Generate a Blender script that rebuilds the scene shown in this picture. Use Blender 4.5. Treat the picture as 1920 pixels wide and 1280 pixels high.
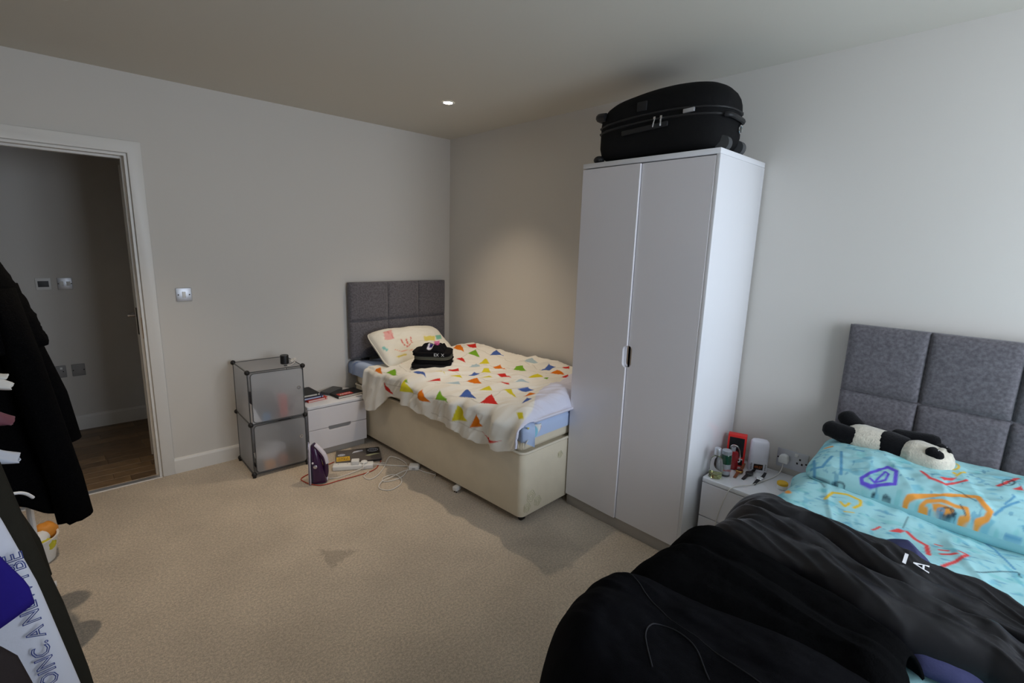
import bpy, bmesh, math, random
import numpy as np
from mathutils import Vector, Matrix

for o in list(bpy.data.objects):
    bpy.data.objects.remove(o, do_unlink=True)
S = bpy.context.scene
COL = S.collection
R = math.radians
random.seed(4)

# ---------------------------------------------------------------- camera
cam = bpy.data.cameras.new('camera'); cam_o = bpy.data.objects.new('camera', cam); COL.objects.link(cam_o)
cam.sensor_width = 36.0; cam.lens = 36.0 * 916.17 / 1920.0; cam.clip_start = 0.02; cam.clip_end = 60
_fw = Vector((0.67394522, 0.71397014, -0.18985383)); _rt = Vector((0.73089053, -0.6818141, 0.03047225)); _up = Vector((0.10768875, 0.159299, 0.98133937))
cam_o.matrix_world = Matrix(((_rt.x, _up.x, -_fw.x, -2.6889), (_rt.y, _up.y, -_fw.y, -3.7202), (_rt.z, _up.z, -_fw.z, 1.5489), (0, 0, 0, 1)))
S.camera = cam_o

# ---------------------------------------------------------------- world, exposure, daylight portal
S.view_settings.view_transform = 'Standard'; S.view_settings.look = 'None'
S.view_settings.gamma = 1.0; S.view_settings.use_curve_mapping = False
S.view_settings.exposure = 0.0
W = bpy.data.worlds.new('overcast_sky'); S.world = W; W.use_nodes = True
_bg = W.node_tree.nodes['Background']
_bg.inputs['Color'].default_value = (0.78, 0.87, 1.0, 1); _bg.inputs['Strength'].default_value = 9.0
WIN = (-1.95, -0.30, 0.70, 2.30)      # window opening x0, x1, z0, z1 in the wall behind the camera
YW = -5.05
pl = bpy.data.lights.new('window_portal', 'AREA'); pl.shape = 'RECTANGLE'
pl.size = WIN[1] - WIN[0]; pl.size_y = WIN[3] - WIN[2]; pl.cycles.is_portal = True
plo = bpy.data.objects.new('window_portal', pl); COL.objects.link(plo)
plo.location = ((WIN[0] + WIN[1]) / 2, YW - 0.12, (WIN[2] + WIN[3]) / 2); plo.rotation_euler = (R(90), 0, 0)
SPOT_W = 54.0
SPOT_COL = (1.0, 0.82, 0.62)

# ---------------------------------------------------------------- helpers: noise
_perm = np.random.RandomState(7).permutation(256); _perm = np.concatenate([_perm, _perm])
_val = np.random.RandomState(11).rand(256) * 2 - 1
def vnoise(x, y, z=0.0):
    x, y, z = np.broadcast_arrays(np.asarray(x, float), np.asarray(y, float), np.asarray(z, float))
    xi, yi, zi = np.floor(x).astype(int), np.floor(y).astype(int), np.floor(z).astype(int)
    xf, yf, zf = x - xi, y - yi, z - zi
    u, v, w = [t * t * (3 - 2 * t) for t in (xf, yf, zf)]
    def h(a, b, c): return _val[_perm[_perm[_perm[a & 255] + (b & 255)] + (c & 255)] % 256]
    def l(a, b, t): return a + (b - a) * t
    return l(l(l(h(xi, yi, zi), h(xi + 1, yi, zi), u), l(h(xi, yi + 1, zi), h(xi + 1, yi + 1, zi), u), v),
             l(l(h(xi, yi, zi + 1), h(xi + 1, yi, zi + 1), u), l(h(xi, yi + 1, zi + 1), h(xi + 1, yi + 1, zi + 1), u), v), w)
def fbm(x, y, z=0.0, o=3):
    s = 0; a = 1.0
    for k in range(o):
        s = s + a * vnoise(np.asarray(x) * 2 ** k + 17.3 * k, np.asarray(y) * 2 ** k + 5.1 * k, np.asarray(z) * 2 ** k); a *= .5
    return s
def ridge(x, y, z=0.0):
    return 1 - np.abs(vnoise(x, y, z)) * 2
def sstep(a, b, x):
    t = np.clip((np.asarray(x, float) - a) / (b - a), 0, 1); return t * t * (3 - 2 * t)

# ---------------------------------------------------------------- helpers: geometry
def lin(c):
    return tuple(((v / 12.92) if v <= .04045 else ((v + .055) / 1.055) ** 2.4) for v in c)
def rgb(r, g, b): return lin((r / 255., g / 255., b / 255.))
def nb(): return bmesh.new()
def merge(bm, t, M=None):
    if M is not None: bmesh.ops.transform(t, matrix=M, verts=t.verts)
    me = bpy.data.meshes.new('t'); t.to_mesh(me); t.free(); bm.from_mesh(me); bpy.data.meshes.remove(me)
def box(bm, lo, hi, bev=0.0, seg=2, M=None):
    t = bmesh.new(); bmesh.ops.create_cube(t, size=1.0)
    for v in t.verts:
        v.co = Vector(((lo[i] + hi[i]) / 2 + v.co[i] * (hi[i] - lo[i]) for i in range(3)))
    if bev > 0: bmesh.ops.bevel(t, geom=list(t.edges), offset=bev, segments=seg, affect='EDGES', profile=.5)
    merge(bm, t, M); return bm
def cyl(bm, p0, p1, r0, r1=None, n=20, cap=True):
    r1 = r0 if r1 is None else r1
    p0, p1 = Vector(p0), Vector(p1); d = p1 - p0
    t = bmesh.new(); bmesh.ops.create_cone(t, cap_ends=cap, segments=n, radius1=r0, radius2=r1, depth=d.length)
    q = Vector((0, 0, 1)).rotation_difference(d.normalized())
    merge(bm, t, Matrix.Translation((p0 + p1) / 2) @ q.to_matrix().to_4x4()); return bm
def sphere(bm, c, r, n=16, sc=(1, 1, 1)):
    t = bmesh.new(); bmesh.ops.create_uvsphere(t, u_segments=n, v_segments=max(6, n * 2 // 3), radius=1.0)
    M = Matrix.Translation(Vector(c)) @ Matrix.Diagonal((r * sc[0], r * sc[1], r * sc[2], 1)); merge(bm, t, M); return bm
def loft(bm, rings, cap0=True, cap1=True, closed=True):
    vs = [[bm.verts.new(p) for p in r] for r in rings]; n = len(rings[0])
    for i in range(len(rings) - 1):
        for j in range(n if closed else n - 1):
            k = (j + 1) % n
            bm.faces.new((vs[i][j], vs[i][k], vs[i + 1][k], vs[i + 1][j]))
    if cap0: bm.faces.new(list(reversed(vs[0])))
    if cap1: bm.faces.new(vs[-1])
    return vs
def catmull(pts, n=6, closed=False):
    P = [Vector(p) for p in pts]; out = []; m = len(P)
    for i in range(m if closed else m - 1):
        a, b, c, d = [P[(i + k) % m] if closed else P[min(max(i + k, 0), m - 1)] for k in (-1, 0, 1, 2)]
        for k in range(n):
            t = k / n
            out.append(.5 * ((2 * b) + (c - a) * t + (2 * a - 5 * b + 4 * c - d) * t * t + (3 * b - a - 3 * c + d) * t ** 3))
    if not closed: out.append(P[-1])
    return out
def tube(bm, pts, r, n=8, closed=False, sm=0, cap=True):
    P = catmull(pts, sm, closed) if sm else [Vector(p) for p in pts]
    m = len(P); T = []
    for i in range(m):
        a = P[(i - 1) % m] if (closed or i > 0) else P[0]; b = P[(i + 1) % m] if (closed or i < m - 1) else P[-1]
        d = b - a; T.append(d.normalized() if d.length > 1e-9 else Vector((0, 0, 1)))
    N = Vector((0, 0, 1)) if abs(T[0].z) < .9 else Vector((1, 0, 0)); N = (N - T[0] * N.dot(T[0])).normalized()
    rings = []
    for i in range(m):
        if i:
            N = T[i - 1].rotation_difference(T[i]) @ N; N = (N - T[i] * N.dot(T[i])).normalized()
        B = T[i].cross(N); rr = r[min(i, len(r) - 1)] if isinstance(r, (list, tuple)) else r
        rings.append([P[i] + (N * math.cos(2 * math.pi * k / n) + B * math.sin(2 * math.pi * k / n)) * rr for k in range(n)])
    if closed:
        rings.append(rings[0])
        vs = [[bm.verts.new(p) for p in q] for q in rings[:-1]]
        for i in range(m):
            for j in range(n):
                k = (j + 1) % n; i2 = (i + 1) % m
                bm.faces.new((vs[i][j], vs[i][k], vs[i2][k], vs[i2][j]))
    else: loft(bm, rings, cap, cap)
    return bm
def lathe(bm, prof, n=32, c=(0, 0, 0), cap0=True, cap1=True):
    loft(bm, [[Vector((c[0] + r * math.cos(2 * math.pi * k / n), c[1] + r * math.sin(2 * math.pi * k / n), c[2] + z)) for k in range(n)] for r, z in prof], cap0, cap1); return bm
def prism(bm, poly, d0, d1, f, bev=0.0, seg=2):
    """poly in 2-D (a,b); f(a,b,d) -> 3-D point"""
    t = bmesh.new(); A = [t.verts.new(f(a, b, d0)) for a, b in poly]; B = [t.verts.new(f(a, b, d1)) for a, b in poly]; n = len(poly)
    t.faces.new(list(reversed(A))); t.faces.new(B)
    for i in range(n): t.faces.new((A[i], A[(i + 1) % n], B[(i + 1) % n], B[i]))
    bmesh.ops.recalc_face_normals(t, faces=t.faces)
    if bev: bmesh.ops.bevel(t, geom=list(t.edges), offset=bev, segments=seg, affect='EDGES', profile=.5)
    merge(bm, t); return bm
def rrect(x0, x1, y0, y1, r, n=5):
    out = []
    for cx, cy, a in ((x1 - r, y1 - r, 0), (x0 + r, y1 - r, 90), (x0 + r, y0 + r, 180), (x1 - r, y0 + r, 270)):
        for k in range(n + 1):
            t = R(a + 90 * k / n); out.append((cx + r * math.cos(t), cy + r * math.sin(t)))
    return out
def XY(a, b, d): return Vector((a, b, d))
def XZ(a, b, d): return Vector((a, d, b))
def YZ(a, b, d): return Vector((d, a, b))
def cells(bm, xs, zs, hole, d0, d1, f):
    """a slab made of a grid of cells with some left open; welded"""
    nx, nz = len(xs), len(zs)
    V = [[[bm.verts.new(f(x, z, d)) for d in (d0, d1)] for z in zs] for x in xs]
    solid = lambda i, j: 0 <= i < nx - 1 and 0 <= j < nz - 1 and not hole(i, j)
    for i in range(nx - 1):
        for j in range(nz - 1):
            if not solid(i, j): continue
            for s in (0, 1): bm.faces.new([V[a][b][s] for a, b in ((i, j), (i + 1, j), (i + 1, j + 1), (i, j + 1))])
            for (a, b), (p, q), (di, dj) in (((i, j), (i + 1, j), (0, -1)), ((i, j + 1), (i + 1, j + 1), (0, 1)), ((i, j), (i, j + 1), (-1, 0)), ((i + 1, j), (i + 1, j + 1), (1, 0))):
                if not solid(i + di, j + dj): bm.faces.new((V[a][b][0], V[p][q][0], V[p][q][1], V[a][b][1]))
    loose = [v for v in bm.verts if not v.link_faces]
    bmesh.ops.delete(bm, geom=loose, context='VERTS')
    bmesh.ops.recalc_face_normals(bm, faces=bm.faces); return bm
def gridmesh(bm, P, close_v=False):
    nu, nv = P.shape[:2]
    V = [[bm.verts.new(Vector(P[i, j])) for j in range(nv)] for i in range(nu)]
    for i in range(nu - 1):
        for j in range(nv if close_v else nv - 1):
            k = (j + 1) % nv
            bm.faces.new((V[i][j], V[i + 1][j], V[i + 1][k], V[i][k]))
    return V
def link(o, parent=None):
    COL.objects.link(o)
    if parent is not None: o.parent = parent
    return o
def obj(name, bm, mat, parent=None, smooth=True, angle=35, fix=True):
    if fix: bmesh.ops.recalc_face_normals(bm, faces=bm.faces)
    me = bpy.data.meshes.new(name); bm.to_mesh(me); bm.free()
    if smooth:
        me.shade_smooth()
        if angle < 180: me.set_sharp_from_angle(angle=R(angle))
    o = bpy.data.objects.new(name, me)
    for m in (mat if isinstance(mat, (list, tuple)) else [mat]): me.materials.append(m)
    return link(o, parent)
def npmesh(name, P, mat, parent=None, thick=0.0, col=None, off=-1.0, closed_v=False):
    """grid surface from an array (nu,nv,3)"""
    nu, nv = P.shape[:2]
    idx = np.arange(nu * nv).reshape(nu, nv)
    if closed_v: idx = np.concatenate([idx, idx[:, :1]], axis=1)
    f = np.stack([idx[:-1, :-1], idx[1:, :-1], idx[1:, 1:], idx[:-1, 1:]], axis=-1).reshape(-1, 4)
    me = bpy.data.meshes.new(name); me.from_pydata(P.reshape(-1, 3).tolist(), [], f.tolist()); me.update()
    me.shade_smooth()
    if col is not None:
        a = me.color_attributes.new('print', 'FLOAT_COLOR', 'POINT')
        c = np.ones((nu * nv, 4), np.float32); c[:, :3] = col.reshape(-1, 3); a.data.foreach_set('color', c.ravel())
    me.materials.append(mat)
    o = bpy.data.objects.new(name, me); link(o, parent)
    if thick:
        m = o.modifiers.new('thickness', 'SOLIDIFY'); m.thickness = thick; m.offset = off
    return o
def thing(name, label, cat, loc=(0, 0, 0), rotz=0.0, group=None):
    o = bpy.data.objects.new(name, None); o.empty_display_size = .05; o.location = loc; o.rotation_euler = (0, 0, rotz)
    o['label'] = label; o['category'] = cat
    if group: o['group'] = group
    return link(o)
def tag(o, label, cat, group=None):
    o['label'] = label; o['category'] = cat
    if group: o['group'] = group
    return o
def struct(o, label=None):
    o['kind'] = 'structure'
    if label: o['label'] = label
    return o
def text_mesh(body, size, depth=0.0003, align='CENTER', outline=0.0):
    cu = bpy.data.curves.new('lettering', 'FONT'); cu.body = body; cu.size = size; cu.extrude = depth; cu.align_x = align; cu.align_y = 'CENTER'; cu.resolution_u = 2
    if outline: cu.fill_mode = 'NONE'; cu.extrude = 0; cu.bevel_depth = outline; cu.bevel_resolution = 0
    o = bpy.data.objects.new('lettering', cu); COL.objects.link(o)
    bpy.context.view_layer.update()
    me = bpy.data.meshes.new_from_object(o.evaluated_get(bpy.context.evaluated_depsgraph_get()))
    bpy.data.objects.remove(o); bpy.data.curves.remove(cu); return me
def lettering(body, size, mat, parent, M, depth=0.0003, name='lettering', squash=1.0, outline=0.0):
    me = text_mesh(body, size, depth, outline=outline); me.transform(Matrix.Diagonal((squash, 1, 1, 1))); me.transform(M); me.materials.append(mat)
    return link(bpy.data.objects.new(name, me), parent)

# ---------------------------------------------------------------- helpers: materials
def mat(name, col, rough=.5, metal=0.0, var=0.0, vscale=8.0, bump=0.0, bscale=60.0, spec=.5, sheen=0.0, coat=0.0, trans=0.0, ior=1.45, emit=None, est=0.0, attr=False, detail=3.0):
    m = bpy.data.materials.new(name); m.use_nodes = True; nt = m.node_tree; N = nt.nodes; L = nt.links
    b = N['Principled BSDF']; b.inputs['Base Color'].default_value = (*col, 1); b.inputs['Roughness'].default_value = rough
    b.inputs['Metallic'].default_value = metal; b.inputs['Specular IOR Level'].default_value = spec
    b.inputs['Sheen Weight'].default_value = sheen; b.inputs['Coat Weight'].default_value = coat
    b.inputs['Transmission Weight'].default_value = trans; b.inputs['IOR'].default_value = ior
    if emit: b.inputs['Emission Color'].default_value = (*emit, 1); b.inputs['Emission Strength'].default_value = est
    tc = N.new('ShaderNodeTexCoord'); src = None
    if attr:
        a = N.new('ShaderNodeAttribute'); a.attribute_name = 'print'; src = a.outputs['Color']
    if var:
        n = N.new('ShaderNodeTexNoise'); n.inputs['Scale'].default_value = vscale; n.inputs['Detail'].default_value = detail
        L.new(tc.outputs['Object'], n.inputs['Vector'])
        mr = N.new('ShaderNodeMapRange'); mr.inputs['From Min'].default_value = .3; mr.inputs['From Max'].default_value = .7
        mr.inputs['To Min'].default_value = 1 - var; mr.inputs['To Max'].default_value = 1 + var
        L.new(n.outputs['Fac'], mr.inputs['Value'])
        mx = N.new('ShaderNodeVectorMath'); mx.operation = 'SCALE'
        if src is not None: L.new(src, mx.inputs[0])
        else: mx.inputs[0].default_value = col
        L.new(mr.outputs['Result'], mx.inputs['Scale']); src = mx.outputs['Vector']
    if src is not None: L.new(src, b.inputs['Base Color'])
    if bump:
        n2 = N.new('ShaderNodeTexNoise'); n2.inputs['Scale'].default_value = bscale; n2.inputs['Detail'].default_value = 3
        L.new(tc.outputs['Object'], n2.inputs['Vector'])
        bp = N.new('ShaderNodeBump'); bp.inputs['Strength'].default_value = bump; bp.inputs['Distance'].default_value = .004
        L.new(n2.outputs['Fac'], bp.inputs['Height']); L.new(bp.outputs['Normal'], b.inputs['Normal'])
    return m
def carpet_mat():
    m = mat('carpet_beige', rgb(202, 188, 170), rough=1.0, spec=.1, sheen=.2)
    nt = m.node_tree; N = nt.nodes; L = nt.links; b = N['Principled BSDF']; tc = N.new('ShaderNodeTexCoord')
    def noise(s, d=3):
        n = N.new('ShaderNodeTexNoise'); n.inputs['Scale'].default_value = s; n.inputs['Detail'].default_value = d; L.new(tc.outputs['Object'], n.inputs['Vector']); return n.outputs['Fac']
    def rng(x, a, c, lo, hi):
        q = N.new('ShaderNodeMapRange'); q.inputs['From Min'].default_value = a; q.inputs['From Max'].default_value = c; q.inputs['To Min'].default_value = lo; q.inputs['To Max'].default_value = hi; L.new(x, q.inputs['Value']); return q.outputs['Result']
    def mul(a, c):
        q = N.new('ShaderNodeMath'); q.operation = 'MULTIPLY'; L.new(a, q.inputs[0]); L.new(c, q.inputs[1]); return q.outputs[0]
    f = mul(mul(rng(noise(230, 2), .3, .7, .80, 1.2), rng(noise(95, 2), .35, .65, .84, 1.13)), rng(noise(3.0, 4), .35, .65, .9, 1.05))
    # the worn brown stain: a soft triangle lying on the pile
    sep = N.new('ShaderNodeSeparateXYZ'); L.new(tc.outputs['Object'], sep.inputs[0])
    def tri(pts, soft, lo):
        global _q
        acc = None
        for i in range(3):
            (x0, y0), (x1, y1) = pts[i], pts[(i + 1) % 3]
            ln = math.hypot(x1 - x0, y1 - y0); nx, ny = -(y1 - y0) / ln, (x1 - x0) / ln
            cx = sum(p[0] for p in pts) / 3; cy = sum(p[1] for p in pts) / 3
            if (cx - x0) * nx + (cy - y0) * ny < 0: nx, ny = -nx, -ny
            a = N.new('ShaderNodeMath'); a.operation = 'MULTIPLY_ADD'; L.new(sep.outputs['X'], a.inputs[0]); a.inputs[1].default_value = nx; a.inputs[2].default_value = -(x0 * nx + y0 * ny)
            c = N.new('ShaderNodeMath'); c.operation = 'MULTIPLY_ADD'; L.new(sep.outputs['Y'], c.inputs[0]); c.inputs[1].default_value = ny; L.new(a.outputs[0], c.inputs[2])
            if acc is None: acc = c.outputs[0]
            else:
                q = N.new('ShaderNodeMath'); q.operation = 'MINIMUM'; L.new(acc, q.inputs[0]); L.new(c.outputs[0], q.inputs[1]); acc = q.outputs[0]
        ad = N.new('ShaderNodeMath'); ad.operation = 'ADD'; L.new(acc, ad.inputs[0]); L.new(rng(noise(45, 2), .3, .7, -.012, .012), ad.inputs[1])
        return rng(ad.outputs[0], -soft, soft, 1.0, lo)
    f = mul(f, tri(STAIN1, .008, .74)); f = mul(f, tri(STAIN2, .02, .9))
    sc = N.new('ShaderNodeVectorMath'); sc.operation = 'SCALE'; sc.inputs[0].default_value = rgb(202, 188, 170); L.new(f, sc.inputs['Scale']); L.new(sc.outputs['Vector'], b.inputs['Base Color'])
    bp = N.new('ShaderNodeBump'); bp.inputs['Strength'].default_value = .7; bp.inputs['Distance'].default_value = .006
    L.new(noise(260, 2), bp.inputs['Height']); L.new(bp.outputs['Normal'], b.inputs['Normal'])
    return m
STAIN1 = [(-1.84, -1.44), (-1.86, -1.62), (-1.70, -1.56)]
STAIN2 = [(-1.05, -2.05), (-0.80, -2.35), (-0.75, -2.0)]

M = {}
M['wall'] = mat('wall_paint', rgb(215, 211, 205), rough=.85, spec=.2, bump=.03, bscale=220)
M['ceil'] = mat('ceiling_paint', rgb(210, 206, 196), rough=.9, spec=.15)
M['trim'] = mat('white_gloss_paint', rgb(228, 226, 222), rough=.4)
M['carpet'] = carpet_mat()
M['plank'] = mat('oak_laminate', rgb(124, 100, 72), rough=.42, var=.22, vscale=14)
M['plank2'] = mat('dark_oak_laminate', rgb(104, 83, 60), rough=.42, var=.22, vscale=14)
M['steel'] = mat('brushed_steel', rgb(206, 208, 214), rough=.42, metal=.85)
M['chrome'] = mat('chrome', rgb(225, 225, 228), rough=.1, metal=1.0)
M['darkmetal'] = mat('dark_bronze_metal', rgb(52, 46, 42), rough=.4, metal=.7)
M['brass'] = mat('brass', rgb(176, 136, 78), rough=.35, metal=1.0)
M['white_lac'] = mat('white_gloss_lacquer', rgb(232, 232, 236), rough=.16, coat=.3)
M['door_lac'] = mat('pale_grey_gloss_lacquer', rgb(232, 229, 233), rough=.2, coat=.3)
M['plinth'] = mat('grey_plinth', rgb(170, 164, 158), rough=.5)
M['wplastic'] = mat('white_plastic', rgb(232, 232, 230), rough=.35)
M['wcable'] = mat('white_cable', rgb(226, 222, 216), rough=.5)
M['rcable'] = mat('red_cable', rgb(178, 62, 40), rough=.5)
M['bplastic'] = mat('black_plastic', rgb(24, 24, 26), rough=.45)
M['gplastic'] = mat('grey_plastic', rgb(70, 72, 74), rough=.5)
M['hgrey'] = mat('grey_tweed_upholstery', rgb(102, 99, 104), rough=.95, spec=.15, var=.30, vscale=80, bump=.35, bscale=300, sheen=.3, detail=6)
M['damask'] = mat('cream_damask_ticking', rgb(230, 220, 198), rough=.75, spec=.25, var=.03, vscale=10, bump=.1, bscale=150)
M['piping'] = mat('cream_piping', rgb(230, 220, 200), rough=.7)
M['sheet'] = mat('pale_blue_cotton', rgb(190, 208, 240), rough=.9, spec=.1, bump=.12, bscale=40)
M['print'] = mat('printed_cotton', (1, 1, 1), rough=.9, spec=.1, attr=True, bump=.12, bscale=60)
M['blackcloth'] = mat('black_cotton', rgb(24, 23, 25), rough=.95, spec=.12, bump=.3, bscale=220)
M['blackcloth2'] = mat('washed_black_cotton', rgb(34, 33, 35), rough=.95, spec=.12, bump=.3, bscale=220)
M['olive'] = mat('olive_grey_cotton', rgb(98, 96, 84), rough=.95, spec=.1, bump=.2, bscale=200)
M['nylon'] = mat('black_nylon', rgb(21, 21, 27), rough=.42, spec=.5, bump=.08, bscale=30)
M['fleece'] = mat('black_fleece', rgb(10, 10, 11), rough=1, spec=.04, var=.15, vscale=120, bump=.4, bscale=260)
M['denim'] = mat('black_denim', rgb(13, 13, 16), rough=.95, spec=.06, var=.2, vscale=40, bump=.4, bscale=400)
M['lavender'] = mat('lavender_blue_cotton', rgb(112, 116, 172), rough=.9, spec=.1, bump=.2, bscale=200)
M['navy'] = mat('navy_cotton', rgb(36, 38, 66), rough=.9, spec=.1)
M['whiteprint'] = mat('white_ink', rgb(235, 235, 238), rough=.7)
M['case'] = mat('black_nylon_suitcase', rgb(20, 20, 21), rough=.8, spec=.2, bump=.25, bscale=400)
M['case2'] = mat('black_suitcase_trim', rgb(30, 30, 32), rough=.5)

# ================================================================= THE ROOM
H = 2.4564; XL = -3.40
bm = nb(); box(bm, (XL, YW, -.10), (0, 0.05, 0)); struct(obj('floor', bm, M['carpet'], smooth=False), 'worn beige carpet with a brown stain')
bm = nb(); box(bm, (XL - .1, YW - .1, H), (.1, .1, H + .1)); struct(obj('ceiling', bm, M['ceil'], smooth=False))
DX0, DX1, DH = -3.08, -2.2996, 2.0099         # door opening
bm = nb(); cells(bm, [XL - .1, DX0, DX1, .1], [0, DH, H], lambda i, j: i == 1 and j == 0, 0.0, .10, XZ); struct(obj('wall_back', bm, M['wall'], smooth=False))
bm = nb(); box(bm, (0, YW - .1, 0), (.1, 0, H)); struct(obj('wall_right', bm, M['wall'], smooth=False))
bm = nb(); box(bm, (XL - .1, YW - .1, 0), (XL, 0, H)); struct(obj('wall_left', bm, M['wall'], smooth=False))
bm = nb(); cells(bm, [XL, WIN[0], WIN[1], 0], [0, WIN[2], WIN[3], H], lambda i, j: i == 1 and j == 1, YW, YW - .15, XZ); struct(obj('wall_front', bm, M['wall'], smooth=False))
# window behind the camera
win = struct(link(bpy.data.objects.new('window_1', None)))
x0, x1, z0, z1 = WIN; xm = (x0 + x1) / 2
bm = nb(); cells(bm, [x0, x0 + .06, xm - .04, xm + .04, x1 - .06, x1], [z0, z0 + .06, z1 - .06, z1], lambda i, j: j == 1 and i in (1, 3), YW - .10, YW - .04, XZ); obj('window_frame', bm, M['trim'], win, smooth=False)
_pm = bpy.data.materials.new('window_glass'); _pm.use_nodes = True; _n = _pm.node_tree.nodes; _n.remove(_n['Principled BSDF'])
_t = _n.new('ShaderNodeBsdfTransparent'); _g = _n.new('ShaderNodeBsdfGlossy'); _g.inputs['Roughness'].default_value = .02; _x = _n.new('ShaderNodeMixShader'); _x.inputs[0].default_value = .05
_pm.node_tree.links.new(_t.outputs[0], _x.inputs[1]); _pm.node_tree.links.new(_g.outputs[0], _x.inputs[2]); _pm.node_tree.links.new(_x.outputs[0], _n['Material Output'].inputs['Surface'])
for a_, b_ in ((x0 + .06, xm - .04), (xm + .04, x1 - .06)):
    bm = nb(); box(bm, (a_ - .005, YW - .074, z0 + .055), (b_ + .005, YW - .066, z1 - .055)); obj('pane', bm, _pm, win, smooth=False)
bm = nb(); box(bm, (x0 - .06, YW - .10, z0 - .03), (x1 + .06, YW + .12, z0 - .001), .006); obj('window_sill', bm, M['trim'], win)
# baseboards
def baseboard(name, f, length):
    bm = nb(); prof = [(0, 0), (.016, 0), (.016, .088), (.010, .100), (0, .104)]
    t = [[f(0, d, z) for d, z in prof], [f(length, d, z) for d, z in prof]]; loft(bm, t)
    return struct(obj(name, bm, M['trim'], smooth=False))
ARCH = DX1 + .072
baseboard('baseboard_back', lambda s, d, z: Vector((ARCH + s, -d, z)), -ARCH - .016)
baseboard('baseboard_right', lambda s, d, z: Vector((-d, -s, z)), -YW - .02)
baseboard('baseboard_left', lambda s, d, z: Vector((XL + d, -s, z)), -YW - .02)
baseboard('baseboard_front', lambda s, d, z: Vector((XL + .02 + s, YW + d, z)), -XL - .04)
# door opening: lining and architrave
door = struct(link(bpy.data.objects.new('door_1', None)), 'white painted door frame of the open doorway')
def frame_u(bm, x0, x1, zt, w, d0, d1, bev=0.0):
    poly = [(x0 - w, 0), (x0 - w, zt + w), (x1 + w, zt + w), (x1 + w, 0), (x1, 0), (x1, zt), (x0, zt), (x0, 0)]
    prism(bm, poly, d0, d1, XZ, bev)
bm = nb(); frame_u(bm, DX0 + .012, DX1 - .012, DH - .012, .012, -.004, .14); obj('door_lining', bm, M['trim'], door, smooth=False)
bm = nb(); frame_u(bm, DX0 + .024, DX1 - .024, DH - .024, .012, .050, .090); obj('door_stop', bm, M['trim'], door, smooth=False)
bm = nb(); frame_u(bm, DX0 - .004, DX1 + .004, DH + .004, .068, -.020, -.0005, .004); obj('architrave', bm, M['trim'], door)
bm = nb(); box(bm, (DX1 - .0135, .012, .92), (DX1 - .012, .036, 1.05)); obj('strike_plate', bm, M['brass'], door, smooth=False)
bm = nb(); prism(bm, [(-.02, .0), (-.012, .005), (.03, .005), (.038, 0)], DX0, DX1, lambda a, b, d: Vector((d, a, b))); obj('threshold_strip', bm, M['steel'], door, smooth=False)
# hallway beyond
bm = nb(); box(bm, (-3.5, .05, -.10), (-1.6, 1.5, -.012)); hf = struct(obj('floor_hallway', bm, M['plank2'], smooth=False), 'brown wood laminate floor of the hallway')
pw = .095; random.seed(9); k = 0; plank_me = {}
y = .052
while y < 1.34:
    x = -3.49 + random.random() * .3 - .3
    while x < -2.15:
        ln = .6
        key = random.randrange(2)
        if key not in plank_me:
            bm = nb(); box(bm, (0.0008, .0006, -.012), (ln - .0008, pw - .0006, 0), .0012, 1); o = obj('plank', bm, M['plank' if key else 'plank2'], hf); plank_me[key] = o.data
        else: o = link(bpy.data.objects.new('plank', plank_me[key]), hf)
        o.location = (x, y, 0); x += ln
    y += pw
bm = nb(); box(bm, (-3.6, 1.35, 0), (-1.6, 1.45, H)); struct(obj('wall_hallway_far', bm, M['wall'], smooth=False))
bm = nb(); box(bm, (-3.6, .10, 0), (-3.5, 1.45, H)); struct(obj('wall_hallway_left', bm, M['wall'], smooth=False))
bm = nb(); box(bm, (-1.6, .10, 0), (-1.5, 1.45, H)); struct(obj('wall_hallway_right', bm, M['wall'], smooth=False))
bm = nb(); box(bm, (-3.6, .10, H), (-1.5, 1.45, H + .1)); struct(obj('ceiling_hallway', bm, M['ceil'], smooth=False))
baseboard('baseboard_hallway', lambda s, d, z: Vector((-3.5 + s, 1.35 - d, z * 1.15)), 1.9)
# hallway door leaf, seen on its lock edge
dl = struct(link(bpy.data.objects.new('door_2', None)), 'white hallway door standing open, seen on its edge'); dl.location = (-2.303, .42, .008); dl.rotation_euler = (0, 0, R(-20))
bm = nb(); box(bm, (0, 0, 0), (.036, .74, 1.98), .002); obj('door_leaf', bm, M['trim'], dl)
bm = nb(); box(bm, (.005, -.0015, .875), (.027, .0008, 1.06), .001); obj('lock_plate', bm, M['darkmetal'], dl)
bm = nb(); box(bm, (-.007, .03, .93), (0, .085, 1.06), .003); obj('handle_plate', bm, M['darkmetal'], dl)
bm = nb(); tube(bm, [(-.005, .055, 1.0), (-.045, .055, 1.0), (-.055, .065, 1.0), (-.055, .16, 1.0)], .009, 10, sm=4); obj('door_handle', bm, M['chrome'], dl)
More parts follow.
